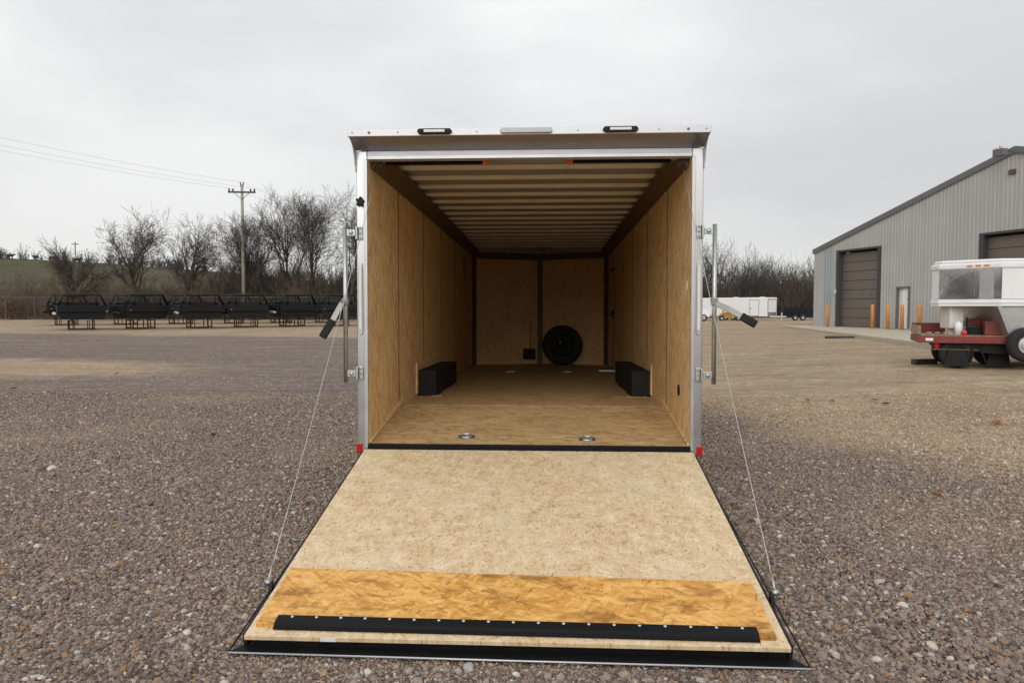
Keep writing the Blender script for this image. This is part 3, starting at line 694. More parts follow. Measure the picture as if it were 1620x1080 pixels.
# hold-down brackets and cables
for sgn, yy, px in ((-1, 1.84, -1.24), (1, 1.845, 1.244)):
    cx = px*FX
    MB().prism([(yy-.012, -.05), (yy+.055, -.05), (yy+.03, .0), (yy+.006, .035), (yy-.012, .03)], 0, cx-.008, cx+.008).build('cable_bracket', M['blackpaint'], ramp)
    e_ = Rm @ Vector((cx+.018*sgn*FX, yy, .026))
    MB().lathe([(0,-.016), (.011,-.016), (.016,0), (.011,.016), (0,.016)], (cx+.018*sgn*FX, yy, .026), (1,0,0), 12).build('cable_eye', M['zinc'], ramp, smooth=True)
    s_ = Vector((sgn*1.155, .12, 2.09)); e2 = Tm.inverted() @ e_
    pts = []
    for i in range(13):
        t = i/12; p = s_.lerp(e2, t); p.z -= .035*math.sin(math.pi*t); pts.append(p)
    MB().ring_tube(pts, .0024, 6).build('lift_cable', M['cable'], T, smooth=True)
    d_ = (e2-s_).normalized(); MB().tube(tuple(e2-d_*.09), tuple(e2), .006, n=8).build('cable_crimp', M['zinc'], T, smooth=True)

# spare wheel leaning in the nose
sw = empty('spare_wheel', (0,0,0))
c0 = Tm @ Vector((.40, LEN-.02, ZM+.353)); sw.location = c0; sw.rotation_euler = (R(-6), 0, R(-6))
MB().lathe([(.20,-.10), (.31,-.11), (.345,-.095), (.352,-.03), (.352,.03), (.345,.095), (.31,.11), (.20,.10)], (0,0,0), (0,-1,0), 40).build('tyre', M['tyre'], sw, smooth=True)
rm = MB().lathe([(.215,.09), (.20,.085), (.185,.03), (.10,.05), (.085,.065), (.045,.065), (.04,.05), (0,.05)], (0,0,0), (0,-1,0), 36).build('rim', M['blackpaint'], sw, smooth=True)
for i in range(6):
    a = i*math.pi/3; MB().lathe([(0,.012), (.01,.012), (.012,0)], (.062*math.cos(a), -.066, .062*math.sin(a)), (0,-1,0), 8).build('lug_hole', M['rim'] if i == 2 else M['black'], rm)
tag(sw, 'black spare wheel leaning against the nose wall inside the trailer', 'wheel')
# ------------------------------------------------------------------ black truck beds on rusty stands
def make_bed(kind):
    """seen from its end: 2.2 m wide, 2.7 m long, rack at the near end"""
    r = empty('truck_bed'); zb = .60
    MB().prism([(-1.05, zb+.30), (-.93, zb+.08), (.93, zb+.08), (1.05, zb+.30), (1.06, zb+.86), (-1.06, zb+.86)], 1, -1.15, 1.30).build('bed_body', M['blackpaint'], r, bevel=.03)
    MB().box(-1.12, 1.12, -1.22, 1.38, zb+.86, zb+.93).build('deck', M['blackpaint'], r, bevel=.01)
    MB().box(-1.10, 1.10, -1.26, -1.225, zb+.52, zb+.90).build('end_skirt', M['blackpaint'], r, bevel=.02)
    MB().box(-1.115, -1.07, -.9, .2, zb+.30, zb+.80).build('tool_box', M['blackpaint'], r, bevel=.02)
    rk = MB()
    for y in (-1.16, -.98):
        rk.ring_tube([(-1.08, y, zb+.93), (-.84, y, zb+1.56), (-.78, y, zb+1.62), (.78, y, zb+1.62), (.84, y, zb+1.56), (1.08, y, zb+.93)], .05, 8)
    for x in (-.81, .81): rk.tube((x, -1.16, zb+1.60), (x, -.98, zb+1.60), .05, n=6)
    for x in (-.66, .66): rk.tube((x, -1.16, zb+.93), (x, -1.16, zb+1.60), .04, n=6)
    rk.box(-.26, .26, -1.20, -1.14, zb+1.53, zb+1.63)
    rk.build('headache_rack', M['blackpaint'], r, smooth=True)
    sc = MB()
    for i in range(8): sc.box(-.65, .65, -1.0, -.98, zb+.98+i*.075, zb+1.0+i*.075)
    sc.box(-.80, .80, -1.0, -.98, zb+.931, zb+1.10)
    sc.build('window_guard', M['black'], r)
    MB().ring_tube([(-1.05, -.9, zb+1.12), (-1.05, 1.3, zb+1.12), (1.05, 1.3, zb+1.12), (1.05, -.9, zb+1.12)], .04, 6).build('side_rail', M['blackpaint'], r)
    MB().prism([(1.30, zb+.30), (1.72, zb+.34), (1.72, zb+.56), (1.30, zb+.70)], 0, -.95, .95).build('tail_section', M['blackpaint'], r, bevel=.04)
    MB().ring_tube([(-1.16, -.55, zb+.40), (-1.20, .1, zb+.42), (-1.13, .75, zb+.42)], [.07,.11,.06], 10).build('side_step', M['alu'] if kind else M['blackpaint'], r, smooth=True)
    if not kind: MB().cbox((-.9, -1.272, zb+.62), (.07, .02, .05)).build('marker_lamp', M['orange'], r)
    return r
def make_stand():
    r = empty('steel_stand'); zt = .62
    for x in (-.70, .70):
        for y in (-.6, .6):
            MB().box(x-.035, x+.035, y-.035, y+.035, 0, zt+.01).build('leg', M['rust'], r)
    for x in (-.98, .58):
        pass
    rl_ = MB()
    for y in (-.6, .6): rl_.box(-.74, .74, y-.03, y+.03, .04, .09)
    for x in (-.70, .70): rl_.box(x-.03, x+.03, -.57, .57, zt-.05, zt+.008).box(x-.03, x+.03, -.57, .57, .10, .15)
    rl_.build('rail', M['rust'], r)
    for x in (-.42, .42):
        for y in (-.6, .6): MB().box(x-.025, x+.025, y-.03, y+.03, .09, zt).build('leg', M['rust'], r)
    return r
bed0, bed1, st0 = make_bed(1), make_bed(0), make_stand()
used = {bed0: False, bed1: False, st0: False}
def place(src, loc, rz):
    o = src if not used[src] else copy_tree(src)
    used[src] = True; o.location = loc; o.rotation_euler = (0, 0, rz); return o
ordn = ['leftmost', 'second from the left', 'third from the left', 'fourth from the left', 'fifth from the left', 'rightmost']
front = [(-30.67,41.1), (-27.5,42.6), (-24.16,44.1), (-21.47,45.6), (-18.65,47.1), (-15.66,48.6)]
back = [(-37.47,49.6), (-33.59,51.1), (-29.87,52.6), (-26.1,54.1), (-22.63,55.6), (-19.11,56.6)]
for row, rows in (('front', front), ('back', back)):
    for i, (x, y) in enumerate(rows):
        z = gz(x, y); rz = math.atan2(-x, y+5.4)+R(13+(9*math.sin(i*2.3+len(row))))
        s = place(st0, (x, y, z), rz); tag(s, 'rusty stand under the %s black truck bed of the %s row' % (ordn[i], row), 'stand', 'rusty stands under the truck beds')
        if row == 'front' and i == 0:
            pass
        b = place(bed0 if (i+len(row)) % 2 == 1 else bed1, (x, y, z), rz)
        b.scale = (1.24, 1.1, 1.04)
        tag(b, 'black truck bed on a rusty stand, %s in the %s row' % (ordn[i], row), 'truck bed', 'black truck beds parked along the fence')

# ------------------------------------------------------------------ white gooseneck stock trailer and the red flatbed under its nose
GZ0 = gz(9.5, 11)
G = empty('gooseneck_trailer', (8.62, 11.1, GZ0)); G.rotation_euler = (0, 0, R(-4))
tag(G, 'white gooseneck livestock trailer with polished nose panel and side spare wheel', 'trailer')
z = -GZ0
def zz(v): return v+z                      # world heights to local
GL = 8.0
def rbox(mb, x0, x1, y0, y1, z0, z1): return mb.box(x0, x1, y0, y1, z0, z1)
PLAN = [(.5,.85), (1.40,0), (GL,0), (GL,2.1), (1.40,2.1), (.5,1.25)]
def grown(d): return [(.5-d,.85-d*.4), (1.40-d*.4,-d), (GL,-d), (GL,2.1+d), (1.40-d*.4,2.1+d), (.5-d,1.25+d*.4)]
cap = MB().prism(grown(.03), 2, zz(2.46), zz(2.60)).prism(grown(-.03), 2, zz(2.60), zz(2.675)).build('roof_cap', M['white'], G, bevel=.05, seg=3)
fv = Vector((.9,-.85,0)).normalized(); nv = Vector((-.85,-.9,0)).normalized()
Fm = Matrix((fv, -nv, Vector((0,0,1)))).transposed().to_4x4(); Fm.translation = Vector((.5,.85,0)); FW = math.hypot(.9,.85)
amber = simple('amber_lens', (.75,.28,.03), .3, 0, .1, 30)
for s_ in (.62, .79, .96): MB().box(s_-.05, s_+.05, -.055, -.03, zz(2.52), zz(2.555), Fm).build('marker_lamp', amber, cap, bevel=.005)
MB().cbox((1.95, -.045, zz(2.54)), (.11, .03, .035)).build('marker_lamp', amber, cap, bevel=.005)
MB().prism(PLAN, 2, zz(1.80), zz(2.47)).build('upper_body', M['white'], G)
pm = NT('painted_reflection_metal'); pv = pm.coord('Object'); pn = pm.noise(pv, 2.4, 4, .55, .6)
pm.bump(pn, .06, .05); pm.set(pm.ramp(pn, [(.35,(.32,.305,.295)), (.6,(.55,.53,.51))]), .13, 1)  # grey mottling in the colour imitates reflections; the bump ripples the real ones
np_ = MB().box(-.01, FW+.01, -.012, -.001, zz(1.795), zz(2.459), Fm).build('nose_panel', pm.m, G)
rv = MB()
for k in range(9):
    for x in (.08, .72): rv.lathe([(0,.008), (.010,.006), (.013,0)], Fm @ Vector((x, -.012, zz(1.88+k*.066))), nv, 6)
tag(rv.build('rivets', M['rim'], np_), kind='stuff')
MB().box(.82, 1.10, -.018, -.0125, zz(1.80), zz(2.455), Fm).build('reflection_strip', M['alu'], np_)  # added lighter strip standing in for a reflection on the polished panel
MB().prism(grown(.02), 2, zz(1.63), zz(1.79)).prism(grown(.035), 2, zz(1.70), zz(1.73)).build('lower_band', M['white'], G, bevel=.01)
MB().prism([(1.36, zz(1.628)), (GL, zz(1.628)), (GL, zz(.55)), (1.90, zz(.55)), (1.72, zz(.70))], 1, .02, 2.08).build('lower_body', M['alu'], G, bevel=.02)
MB().prism([(1.33, zz(1.628)), (1.42, zz(1.628)), (1.78, zz(.72)), (1.92, zz(.54)), (1.82, zz(.54)), (1.69, zz(.70))], 1, -.012, .018).build('corner_trim', M['zinc'], G)
MB().box(.72, 1.02, .80, 1.30, zz(1.12), zz(1.628)).prism([(1.02, zz(1.40)), (1.36, zz(1.628)), (1.02, zz(1.628))], 1, .85, 1.25).build('gooseneck', M['offwhite'], G, bevel=.02)
MB().tube((.87, 1.05, zz(.95)), (.87, 1.05, zz(1.13)), .07).build('coupler', M['white'], G)
sp2 = MB().lathe([(.19,-.02), (.29,-.1), (.36,-.09), (.372,-.03), (.372,.03), (.36,.09), (.29,.10), (.19,.09)], (1.87, -.10, zz(.80)), (0,-1,0), 32).build('side_wheel', M['tyre'], G, smooth=True)
MB().lathe([(.225,.075), (.205,.08), (.19,.02), (.11,.05), (.09,.085), (.05,.09), (0,.09)], (1.87, -.10, zz(.80)), (0,-1,0), 28).build('rim', simple('white_rim', (.55,.55,.54), .45, .3, .2, 12), sp2, smooth=True)
MB().lathe([(0,.03), (.045,.03), (.05,0)], (1.87, -.19, zz(.80)), (0,-1,0), 14).build('hub', M['rust'], sp2)
for x in (4.6, 5.5):
    t2 = MB().lathe([(.19,-.09), (.30,-.1), (.36,-.09), (.372,-.03), (.372,.03), (.36,.09), (.30,.10), (.19,.09)], (x, -.02, .372), (0,-1,0), 28).build('axle_wheel', M['tyre'], G, smooth=True)
    MB().lathe([(.2,.08), (.19,.02), (.08,.05), (0,.06)], (x, -.02, .372), (0,-1,0), 24).build('rim', M['rim'], t2, smooth=True)
MB().box(4.1, 6.0, -.2, .05, .78, .83).build('fender', M['white'], G, bevel=.03)

FX0, FY0 = 8.66, 11.72
Fb = empty('red_flatbed', (FX0, FY0, gz(9.5, 12.2))); Fb.rotation_euler = (0, 0, R(-20))
tag(Fb, 'faded red flatbed with side boards parked under the white gooseneck nose', 'flatbed')
zf = -gz(9.5, 12.2); D0, D1 = .80+zf, .96+zf; FLn = 1.72
MB().box(.04, FLn, .06, 1.6, D1-.03, D1+.02).build('deck', M['plankwood'], Fb)
ch_ = MB().box(-.02, FLn, -.02, .06, D0, D1).box(-.02, .04, .06, 1.6, D0, D1).build('deck_rail', M['redpaint'], Fb, bevel=.008)
MB().box(.12, .27, -.026, -.021, D0+.05, D0+.11).build('reflector', M['white'], ch_)
MB().box(1.28, 1.34, -.03, -.021, D0+.04, D0+.09).build('reflector', M['red'], ch_)
MB().box(.0, .72, 1.55, 1.60, D1+.021, D1+.27).build('side_board', M['redpaint'], Fb)
MB().box(-.015, .035, .10, 1.54, D1+.021, D1+.22).build('side_board', M['plankwood'], Fb)
MB().prism([(1.02, D1+.26), (1.12, D1+.36), (1.3, D1+.40), (FLn, D1+.40), (FLn, D1+.22), (1.02, D1+.21)], 1, .7, 1.4).build('red_hood', M['redpaint'], Fb, bevel=.03)
MB().box(1.30, FLn, .15, .69, D1+.021, D1+.34).build('red_tool_box', M['redpaint'], Fb, bevel=.02)
MB().box(1.05, 1.28, .4, .68, D1+.021, D1+.2).tube((.98,.35,D1+.021), (.98,.35,D1+.42), .022).build('hitch_frame', M['black'], Fb)
MB().lathe([(0,0), (.08,0), (.08,.24), (.06,.27), (.03,.28), (.03,.31), (0,.31)], (.80,.22,D1+.021), (0,0,1), 16).build('white_canister', M['white'], Fb, smooth=True)
MB().cbox((.90,.14,D1+.075), (.11,.11,.10)).build('red_jug', simple('bright_red_plastic', (.7,.02,.02), .4, 0, .1, 5), Fb, bevel=.03)
for i in range(3): MB().cbox((.22+i*.17,.25+.02*i,D1+.055), (.10,.10,.06)).build('wood_block', M['plankwood'], Fb, bevel=.008)
MB().prism([(.30, D0-.001), (FLn, D0-.001), (FLn, D0-.24), (.45, D0-.16)], 1, .12, 1.5).build('chassis', M['black'], Fb)
for x, y in ((.76, .20), (.76, 1.42), (1.62, 1.42)):
    if True:
        wv = MB().lathe([(.2,-.11), (.30,-.12), (.335,-.09), (.34,0), (.335,.09), (.30,.12), (.2,.11)], (x, y, .34), (0,-1,0), 28).build('wheel', M['tyre'], Fb, smooth=True)
        MB().lathe([(.21,.10), (.18,.05), (.08,.07), (0,.07)], (x, y, .34), (0,-1,0), 20).build('rim', M['black'], wv, smooth=True)
MB().prism([(.58, .40), (.92, .40), (1.00, .05), (.50, .05)], 1, .02, .05).build('mud_flap', M['black'], Fb)
MB().prism([(1.42, .34), (1.80, .34), (1.84, .05), (1.38, .05)], 1, .30, .34).build('mud_flap', M['black'], Fb)
MB().ring_tube([(1.05,.05,D0-.1), (1.03,.05,.15), (1.34,.05,.10), (1.20,.05,D0-.1)], .025, 6).build('step_bar', M['black'], Fb)
MB().tube((.24,.08,.42), (1.25,.08,.42), .018, n=6).build('side_bar', M['darksteel'], Fb)
MB().lathe([(0,0),(.05,0),(.05,.14),(0,.14)], (.36,.10,.44), (0,0,1), 12).build('tail_lamp', M['red'], Fb)

def timber(loc, dims, rz, label, m='darkwood'):
    o = MB().cbox((0,0,dims[2]/2), dims).build('timber_block', M[m], None, bevel=.012)
    o.location = loc; o.rotation_euler = (0, 0, rz); tag(o, label, 'timber'); return o
timber((9.35, 12.85, gz(9.35,12.85)-.005), (.62,.17,.13), R(14), 'dark timber block on the tan gravel left of the red flatbed')
timber((12.35, 25.7, gz(12.35,25.7)), (1.15,.15,.10), R(-8), 'long dark timber lying on the gravel before the concrete apron')

# ------------------------------------------------------------------ far right: enclosed trailer, pickup, machine, black trailers
def wheel_pair(root, xs, y, r, side=-1):
    for x in xs:
        a = MB().lathe([(r*.55,-.1), (r*.93,-.11), (r,-.06), (r,.06), (r*.93,.11), (r*.55,.1)], (x, y, r), (0,side,0), 20).build('wheel', M['tyre'], root, smooth=True)
        MB().lathe([(r*.56,.08), (r*.5,.03), (0,.05)], (x, y, r), (0,side,0), 16).build('rim', M['rim'], a, smooth=True)
wz = gz(23, 80)
Wt = empty('white_cargo_trailer', (18.5, 83.1, wz)); Wt.rotation_euler = (0, 0, R(-42))
bd_ = MB().box(0, 8.25, 0, 2.5, .42, 2.62).build('body', M['white'], Wt, bevel=.06)
MB().box(8.256, 8.27, .25, 2.25, .95, 2.35).build('end_panel', M['white'], Wt)
MB().box(8.256, 8.268, .2, 2.3, .50, .94).build('stone_guard', M['rim'], Wt)
MB().box(8.256, 8.262, .16, 2.34, .46, 2.42).build('end_frame', M['recess'], Wt)
dq = MB().box(6.12, 7.30, -.012, -.002, .50, 2.36).build('door_frame', M['trim'], Wt)
MB().box(6.17, 7.25, -.02, -.0125, .55, 2.31).build('door', M['white'], Wt)
MB().cbox((6.28, -.03, 1.35), (.1,.03,.12)).build('door_latch', M['black'], Wt)
MB().box(.02, 8.23, -.008, -.001, .425, .50).build('bottom_rail', M['rim'], Wt)
for x in (3.6, 6.9): MB().box(x, x+.4, 1.0, 1.4, 2.62, 2.70).build('roof_vent', M['offwhite'], Wt, bevel=.02)
wheel_pair(Wt, (3.2, 4.1), .06, .36)
MB().prism([(8.27,.6), (8.27,1.9), (9.9,1.3), (9.9,1.2)], 2, .40, .52).tube((9.4,1.25,0), (9.4,1.25,.9), .05).build('tongue', M['offwhite'], Wt)
tag(Wt, 'white enclosed cargo trailer parked before the bare wood, side door shut', 'trailer')
Pk = empty('white_pickup', (17.2, 75.5, gz(17.2,75.5)))
MB().prism([(-2.6,.45), (.7,.45), (.75,.95), (.55,1.15), (-.4,1.22), (-.85,1.85), (-2.2,1.9), (-2.6,1.2)], 1, 0, 1.9).build('body', M['white'], Pk, bevel=.06)
MB().prism([(-.50,1.22), (-.86,1.76), (-1.4,1.80), (-1.4,1.22)], 1, -.008, -.002).build('side_window', M['recess'], Pk)
wheel_pair(Pk, (-2.1, .0), .1, .38)
MB().box(.74,.80,.1,1.8,.5,.75).build('bumper', M['black'], Pk, bevel=.02)
tag(Pk, 'white pickup half hidden behind the right rear post of the trailer', 'truck')
Ym = empty('yellow_implement', (18.9, 76.5, gz(19,76.5)))
MB().box(0, 2.9, .2, 1.6, .32, .50).build('frame', M['yellow'], Ym, bevel=.02)
MB().prism([(.2,.5), (1.0,.98), (2.2,.9), (2.7,.5)], 1, .4, 1.4).build('hood', M['yellow'], Ym, bevel=.04)
MB().tube((.6,.3,.95), (1.0,.3,1.45), .05).tube((1.0,.3,1.45), (2.0,.3,1.0), .05).build('boom', M['black'], Ym)
wheel_pair(Ym, (.5, 2.3), .12, .3)
tag(Ym, 'low weathered yellow implement in front of the white cargo trailer', 'machine')
def black_trailer(x, y, L_, label, rack):
    o = empty('black_utility_trailer', (x, y, gz(x, y)))
    MB().box(0, L_, 0, 2, .45, .62).build('deck', M['blackpaint'], o, bevel=.02)
    rr2 = MB()
    n = max(2, int(L_/.7))
    for i in range(n+1): rr2.box(i*L_/n-.03, i*L_/n+.03, .0, .06, .62, .62+rack)
    rr2.box(0, L_, 0, .05, .60+rack, .66+rack); rr2.box(0, L_, 1.95, 2, .60+rack, .66+rack); rr2.box(0, L_, 0, .05, .62+rack*.4, .66+rack*.5)
    rr2.build('side_rail', M['blackpaint'], o)
    MB().box(.1, L_-.1, .9, .96, .62, .62+rack*.9).build('centre_board', M['black'], o)
    wheel_pair(o, (L_*.45, L_*.45+.85), -.1, .35)
    MB().box(L_*.45-.45, L_*.45+1.3, -.22, 0, .74, .80).build('fender', M['black'], o)
    tag(o, label, 'trailer', 'black utility trailers by the wood')
    return o
black_trailer(27.0, 79.0, 2.6, 'black high-sided utility trailer right of the white cargo trailer', .95)
black_trailer(30.2, 81.0, 3.6, 'low black utility trailer beside the far corner of the shop', .35)
black_trailer(31.5, 85.0, 5.0, 'long black trailer behind the low one at the wood edge', .55)

# ------------------------------------------------------------------ power poles, wires, fence
def power_pole(loc, H, rz, label):
    r = empty('utility_pole', loc, rz)
    MB().ring_tube([(0,0,-.3), (0,0,H*.5), (0,0,H)], [.19,.165,.13], 10).build('shaft', M['pole'], r, smooth=True)
    MB().box(-1.32, 1.32, -.16, -.04, H-.86, H-.70).build('crossarm', M['polearm'], r)
    MB().tube((-.75,-.1,H-.84), (0,-.14,H-1.5), .03, n=6).tube((.75,-.1,H-.84), (0,-.14,H-1.5), .03, n=6).build('arm_brace', M['polearm'], r)
    for x in (-1.22, -.85, .85, 1.22):
        MB().lathe([(.05,0), (.10,.06), (.06,.12), (.09,.18), (.05,.27), (0,.29)], (x, -.1, H-.70), (0,0,1), 10).build('insulator', M['polearm'], r, smooth=True)
    for x in (-.09, .10): MB().tube((x,-.05,H-.25), (x*1.6,-.05,H+.22), .055, n=6).build('pole_pin', M['polearm'], r)
    tag(r, label, 'utility pole', 'power poles'); return r
PB = Vector((-30.3, 66.0, gz(-30, 66))); PH = 13.4
power_pole(PB, PH, R(8), 'tall wooden utility pole with crossarm behind the truck beds')
P_far = Vector((-30.0+7.5, 120.0, 1.5)); P_near = Vector((-60, 30, .2))
def wire(a, b, sag, label):
    pts = []
    for i in range(25):
        t = i/24; p = a.lerp(b, t); p.z -= sag*4*t*(1-t); pts.append(p)
    o = MB().ring_tube(pts, .009, 5).build('power_wire', M['wire'], None, smooth=True); tag(o, label, 'wire', 'power wires')
for k, (dx, dz, lab) in enumerate(((-1.2, -.4, 'far left'), (0, .2, 'top'), (1.2, -.4, 'right'))):
    ca, sa = math.cos(R(8)), math.sin(R(8))
    a = PB+Vector((dx*ca, dx*sa, PH+dz))
    wire(a, P_near+Vector((dx*1.0, dx*.6, PH+4.4+dz*1.8)), .9, 'thin overhead wire left of the utility pole, %s of three' % ('lowest', 'highest', 'middle')[k])
    wire(a, P_far+Vector((dx, 0, PH+dz)), .8, 'thin overhead wire right of the utility pole from its %s insulator' % lab)
hp2 = empty('hill_pole', (-146.5, 214, hill_h(-146.5, 214)))
MB().tube((0,0,-.5), (0,0,6.2), .22, .16, n=6).build('shaft', M['pole'], hp2); MB().box(-1.1,1.1,-.1,.1,5.3,5.55).build('crossarm', M['polearm'], hp2)
tag(hp2, 'tiny distant pole on the crest of the green hill', 'utility pole')
fn = empty('chain_link_fence', (-62, 63.5, 0))
tag(fn, 'chain link fence along the brush behind the truck beds', 'fence')
FL = 62
for i in range(22):
    x = i*FL/21; g_ = gz(-62+x, 63.5); MB().tube((x,0,g_-.2), (x,0,g_+2.25), .032, n=6).build('post', M['fence'], fn)
g0, g1 = gz(-62, 63.5), gz(0, 63.5)
MB().ring_tube([(x*FL/21, 0, gz(-62+x*FL/21, 63.5)+2.22) for x in range(22)], .025, 5).build('top_rail', M['fence'], fn)
mw = MB()
for i in range(0, 430):
    x = i*FL/430
    g_ = gz(-62+x, 63.5)
    for s_ in (-1, 1):
        x2 = x+s_*2.1
        if 0 <= x2 <= FL: mw.ring_tube([(x, .02*s_, g_+.05), (x2, .02*s_, gz(-62+x2, 63.5)+2.2)], .0035, 3, cap=False)
tag(build_fast(mw, 'wire_mesh', M['fence'], fn), kind='stuff')

# ------------------------------------------------------------------ bare trees
def grow_tree(seed, H, r0, spread, fork=.3, lean=(0,0), depth=5, dens=1.0):
    rg = random.Random(seed); big, small = MB(), MB()
    def perp(d):
        v = Vector((rg.gauss(0,1), rg.gauss(0,1), rg.gauss(0,1))); v -= d*v.dot(d); return v.normalized()
    def limb(p, d, L_, r, lvl):
        n = 5 if lvl < 2 else (4 if lvl < 4 else 3)
        pts = [p]; rad = [r]; dd = d.copy(); kids = []
        for i in range(n):
            wob = (.10, .20, .26, .30, .34, .36)[min(lvl, 5)]
            dd = (dd+perp(dd)*rg.uniform(0, wob)+Vector((0,0,(.0,.06,.05,.03,.02,.0)[min(lvl,5)]))).normalized()
            p = p+dd*(L_/n); pts.append(p); t = (i+1)/n
            rad.append(max(.010, r*(1-.72*t) if lvl else r*(1-.55*t)))
            kids.append((p, dd.copy(), rad[-1], t))
        (big if lvl < 2 else small).ring_tube(pts, rad, 7 if lvl == 0 else 5 if lvl == 1 else 3, cap=False)
        if lvl >= depth: return
        if lvl == 0:
            for (q, qd, qr, t) in kids:
                if t < fork: continue
                for _ in range(rg.choice((2, 2, 3)) if t < .95 else 4):
                    a = rg.uniform(.45, 1.0)*spread
                    nd = (qd*math.cos(a)+perp(qd)*math.sin(a)).normalized(); nd.z = max(nd.z, .12)
                    limb(q, nd.normalized(), H*rg.uniform(.34, .52)*(1.12-.45*t), qr*rg.uniform(.55, .8), 1)
        else:
            nk = (0, 3, 3, 3, 2, 2)[lvl]
            for (q, qd, qr, t) in kids:
                k = nk if t > .95 else rg.choice((1, 2)) if lvl < 3 else rg.choice((1, 1, 2))
                k = max(1, round(k*dens)) if rg.random() < dens*1.2 else 0
                for _ in range(k):
                    a = rg.uniform(.35, .95)
                    nd = (qd*math.cos(a)+perp(qd)*math.sin(a)).normalized(); nd.z += .08
                    limb(q, nd.normalized(), L_*rg.uniform(.42, .68), max(.010, qr*rg.uniform(.5, .75)), lvl+1)
    limb(Vector((0,0,-.2)), Vector((lean[0], lean[1], 1)).normalized(), H*.55, r0, 0)
    return big, small
TREES = [(-43.12,58.6,6.6,.20,1.05,.22,(-.05,0),'small low-forking bare tree at the far left before the green hill'),
 (-39.3,62.6,9.6,.24,.9,.30,(-.02,0),'tall bare tree with wide crown, left of the big double-crowned tree'),
 (-36.2,66.6,10.2,.25,.95,.28,(.05,0),'bare tree with spreading rounded crown midway between hill and utility pole'),
 (-33.0,71.6,8.0,.16,.85,.25,(0.1,0),'thin bare tree in the dip left of the utility pole'),
 (-29.9,67.6,10.4,.22,.62,.2,(-.08,0),'dense bare tree just left of the utility pole'),
 (-27.0,69.6,12.2,.20,.5,.25,(.03,0),'upright bare tree just right of the utility pole'),
 (-23.6,67.6,11.8,.18,.5,.25,(-.02,0),'slender bare tree between utility pole and trailer'),
 (-19.9,66.0,11.6,.20,.6,.24,(.10,0),'leaning bare tree with open branches left of the trailer post'),
 (-17.3,69.6,9.5,.18,.7,.24,(.05,0),'bare tree partly hidden behind the left trailer post')]
for i, (x, y, H, r0, spd, fk, ln, lab) in enumerate(TREES):
    b, s = grow_tree(100+i*7, H, r0, spd, fk, ln, 4, .78)
    z_ = max(gz(x, y), hill_h(x, y))
    r = empty('bare_tree', (x, y, z_))
    build_fast(b, 'trunk', M['bark'], r); build_fast(s, 'crown', M['twig'], r)
    tag(r, lab, 'tree', 'bare trees behind the fence')
# brush: a thicket of stems nobody could count
def thicket(name, spots, m, hrange, seed, ns=(9, 15), thick=.012):
    rg = random.Random(seed); mb = MB()
    for x, y in spots:
        z_ = max(gz(x, y), hill_h(x, y)); h_ = rg.uniform(*hrange)
        for _ in range(rg.randint(*ns)):
            a = rg.uniform(0, 6.28); lean_ = rg.uniform(.05, .6)
            p = Vector((x+rg.gauss(0,.35), y+rg.gauss(0,.35), z_-.1)); d = Vector((math.cos(a)*lean_, math.sin(a)*lean_, 1)).normalized()
            L_ = h_*rg.uniform(.5, 1); pts = [p]
            for k in range(3):
                d = (d+Vector((rg.gauss(0,.16), rg.gauss(0,.16), rg.gauss(0,.08)))).normalized(); pts.append(pts[-1]+d*L_/3)
            mb.ring_tube(pts, [thick*1.5, thick*1.2, thick*.9, thick*.5], 3, cap=False)
            for k in (1, 2, 3):
                for _ in range(3):
                    e = (d+Vector((rg.gauss(0,.6), rg.gauss(0,.6), rg.gauss(.1,.4)))).normalized()
                    q = pts[k]+e*L_*rg.uniform(.15, .32); mb.ring_tube([pts[k], q], [thick*.8, thick*.35], 3, cap=False)
    o = build_fast(mb, name, m); return o
rg = random.Random(5)
sp1 = [(rg.uniform(-66, -12), 64.5+abs(rg.gauss(0, 4.5))) for _ in range(420)]
tag(thicket('brush', sp1, M['brush'], (1.4, 5.0), 11), 'leafless brown brush along the fence', None, None, 'stuff')
spx = [(rg.uniform(-95, -18), rg.uniform(74, 100)) for _ in range(230)]
tag(thicket('slope_brush', spx, M['brush'], (2.5, 6.0), 31, thick=.02), 'hazy brown brush on the lower slope of the hill', None, None, 'stuff')
sp2_ = [(rg.uniform(-36, -12), 68+abs(rg.gauss(0, 5))) for _ in range(240)]
tag(thicket('tall_brush', sp2_, M['twig'], (3.0, 7.0), 12, thick=.016), 'tall leafless saplings behind the utility pole', None, None, 'stuff')
sp3 = [(rg.uniform(-230, -60), rg.uniform(205, 228)) for _ in range(130)]
tag(thicket('ridge_brush', sp3, M['twig'], (1.5, 4.5), 13, thick=.05), 'brown scrub along the crest of the hill', None, None, 'stuff')
# rusty leaved shrubs
def leaf_clump(x, y, H, Wd, lab, seed, n=1500):
    rg = random.Random(seed); z_ = max(gz(x,y), hill_h(x,y)); r = empty('oak_shrub', (x, y, z_)); lv = MB(); stx = MB()
    for _ in range(14):
        a = rg.uniform(0,6.28); q = Vector((math.cos(a)*Wd*rg.uniform(.1,.45), math.sin(a)*Wd*rg.uniform(.1,.45), H*rg.uniform(.6,1)))
        stx.ring_tube([(0,0,-.1), q*.5+Vector((0,0,.2)), q], [.04,.025,.01], 4, cap=False)
        for _ in range(n//14):
            p = q*rg.uniform(.35,1.05)+Vector((rg.gauss(0,.28), rg.gauss(0,.28), rg.gauss(0,.28)))
            u_ = Vector((rg.gauss(0,1), rg.gauss(0,1), rg.gauss(0,1))).normalized(); w_ = u_.orthogonal().normalized()
            s = rg.uniform(.05,.10); lv.face([p-u_*s, p+w_*s*.6, p+u_*s, p-w_*s*.6])
    build_fast(stx, 'trunk', M['bark'], r); build_fast(lv, 'crown', M['leafrust'], r, smooth=False)
    tag(r, lab, 'shrub', 'shrubs with rust leaves')
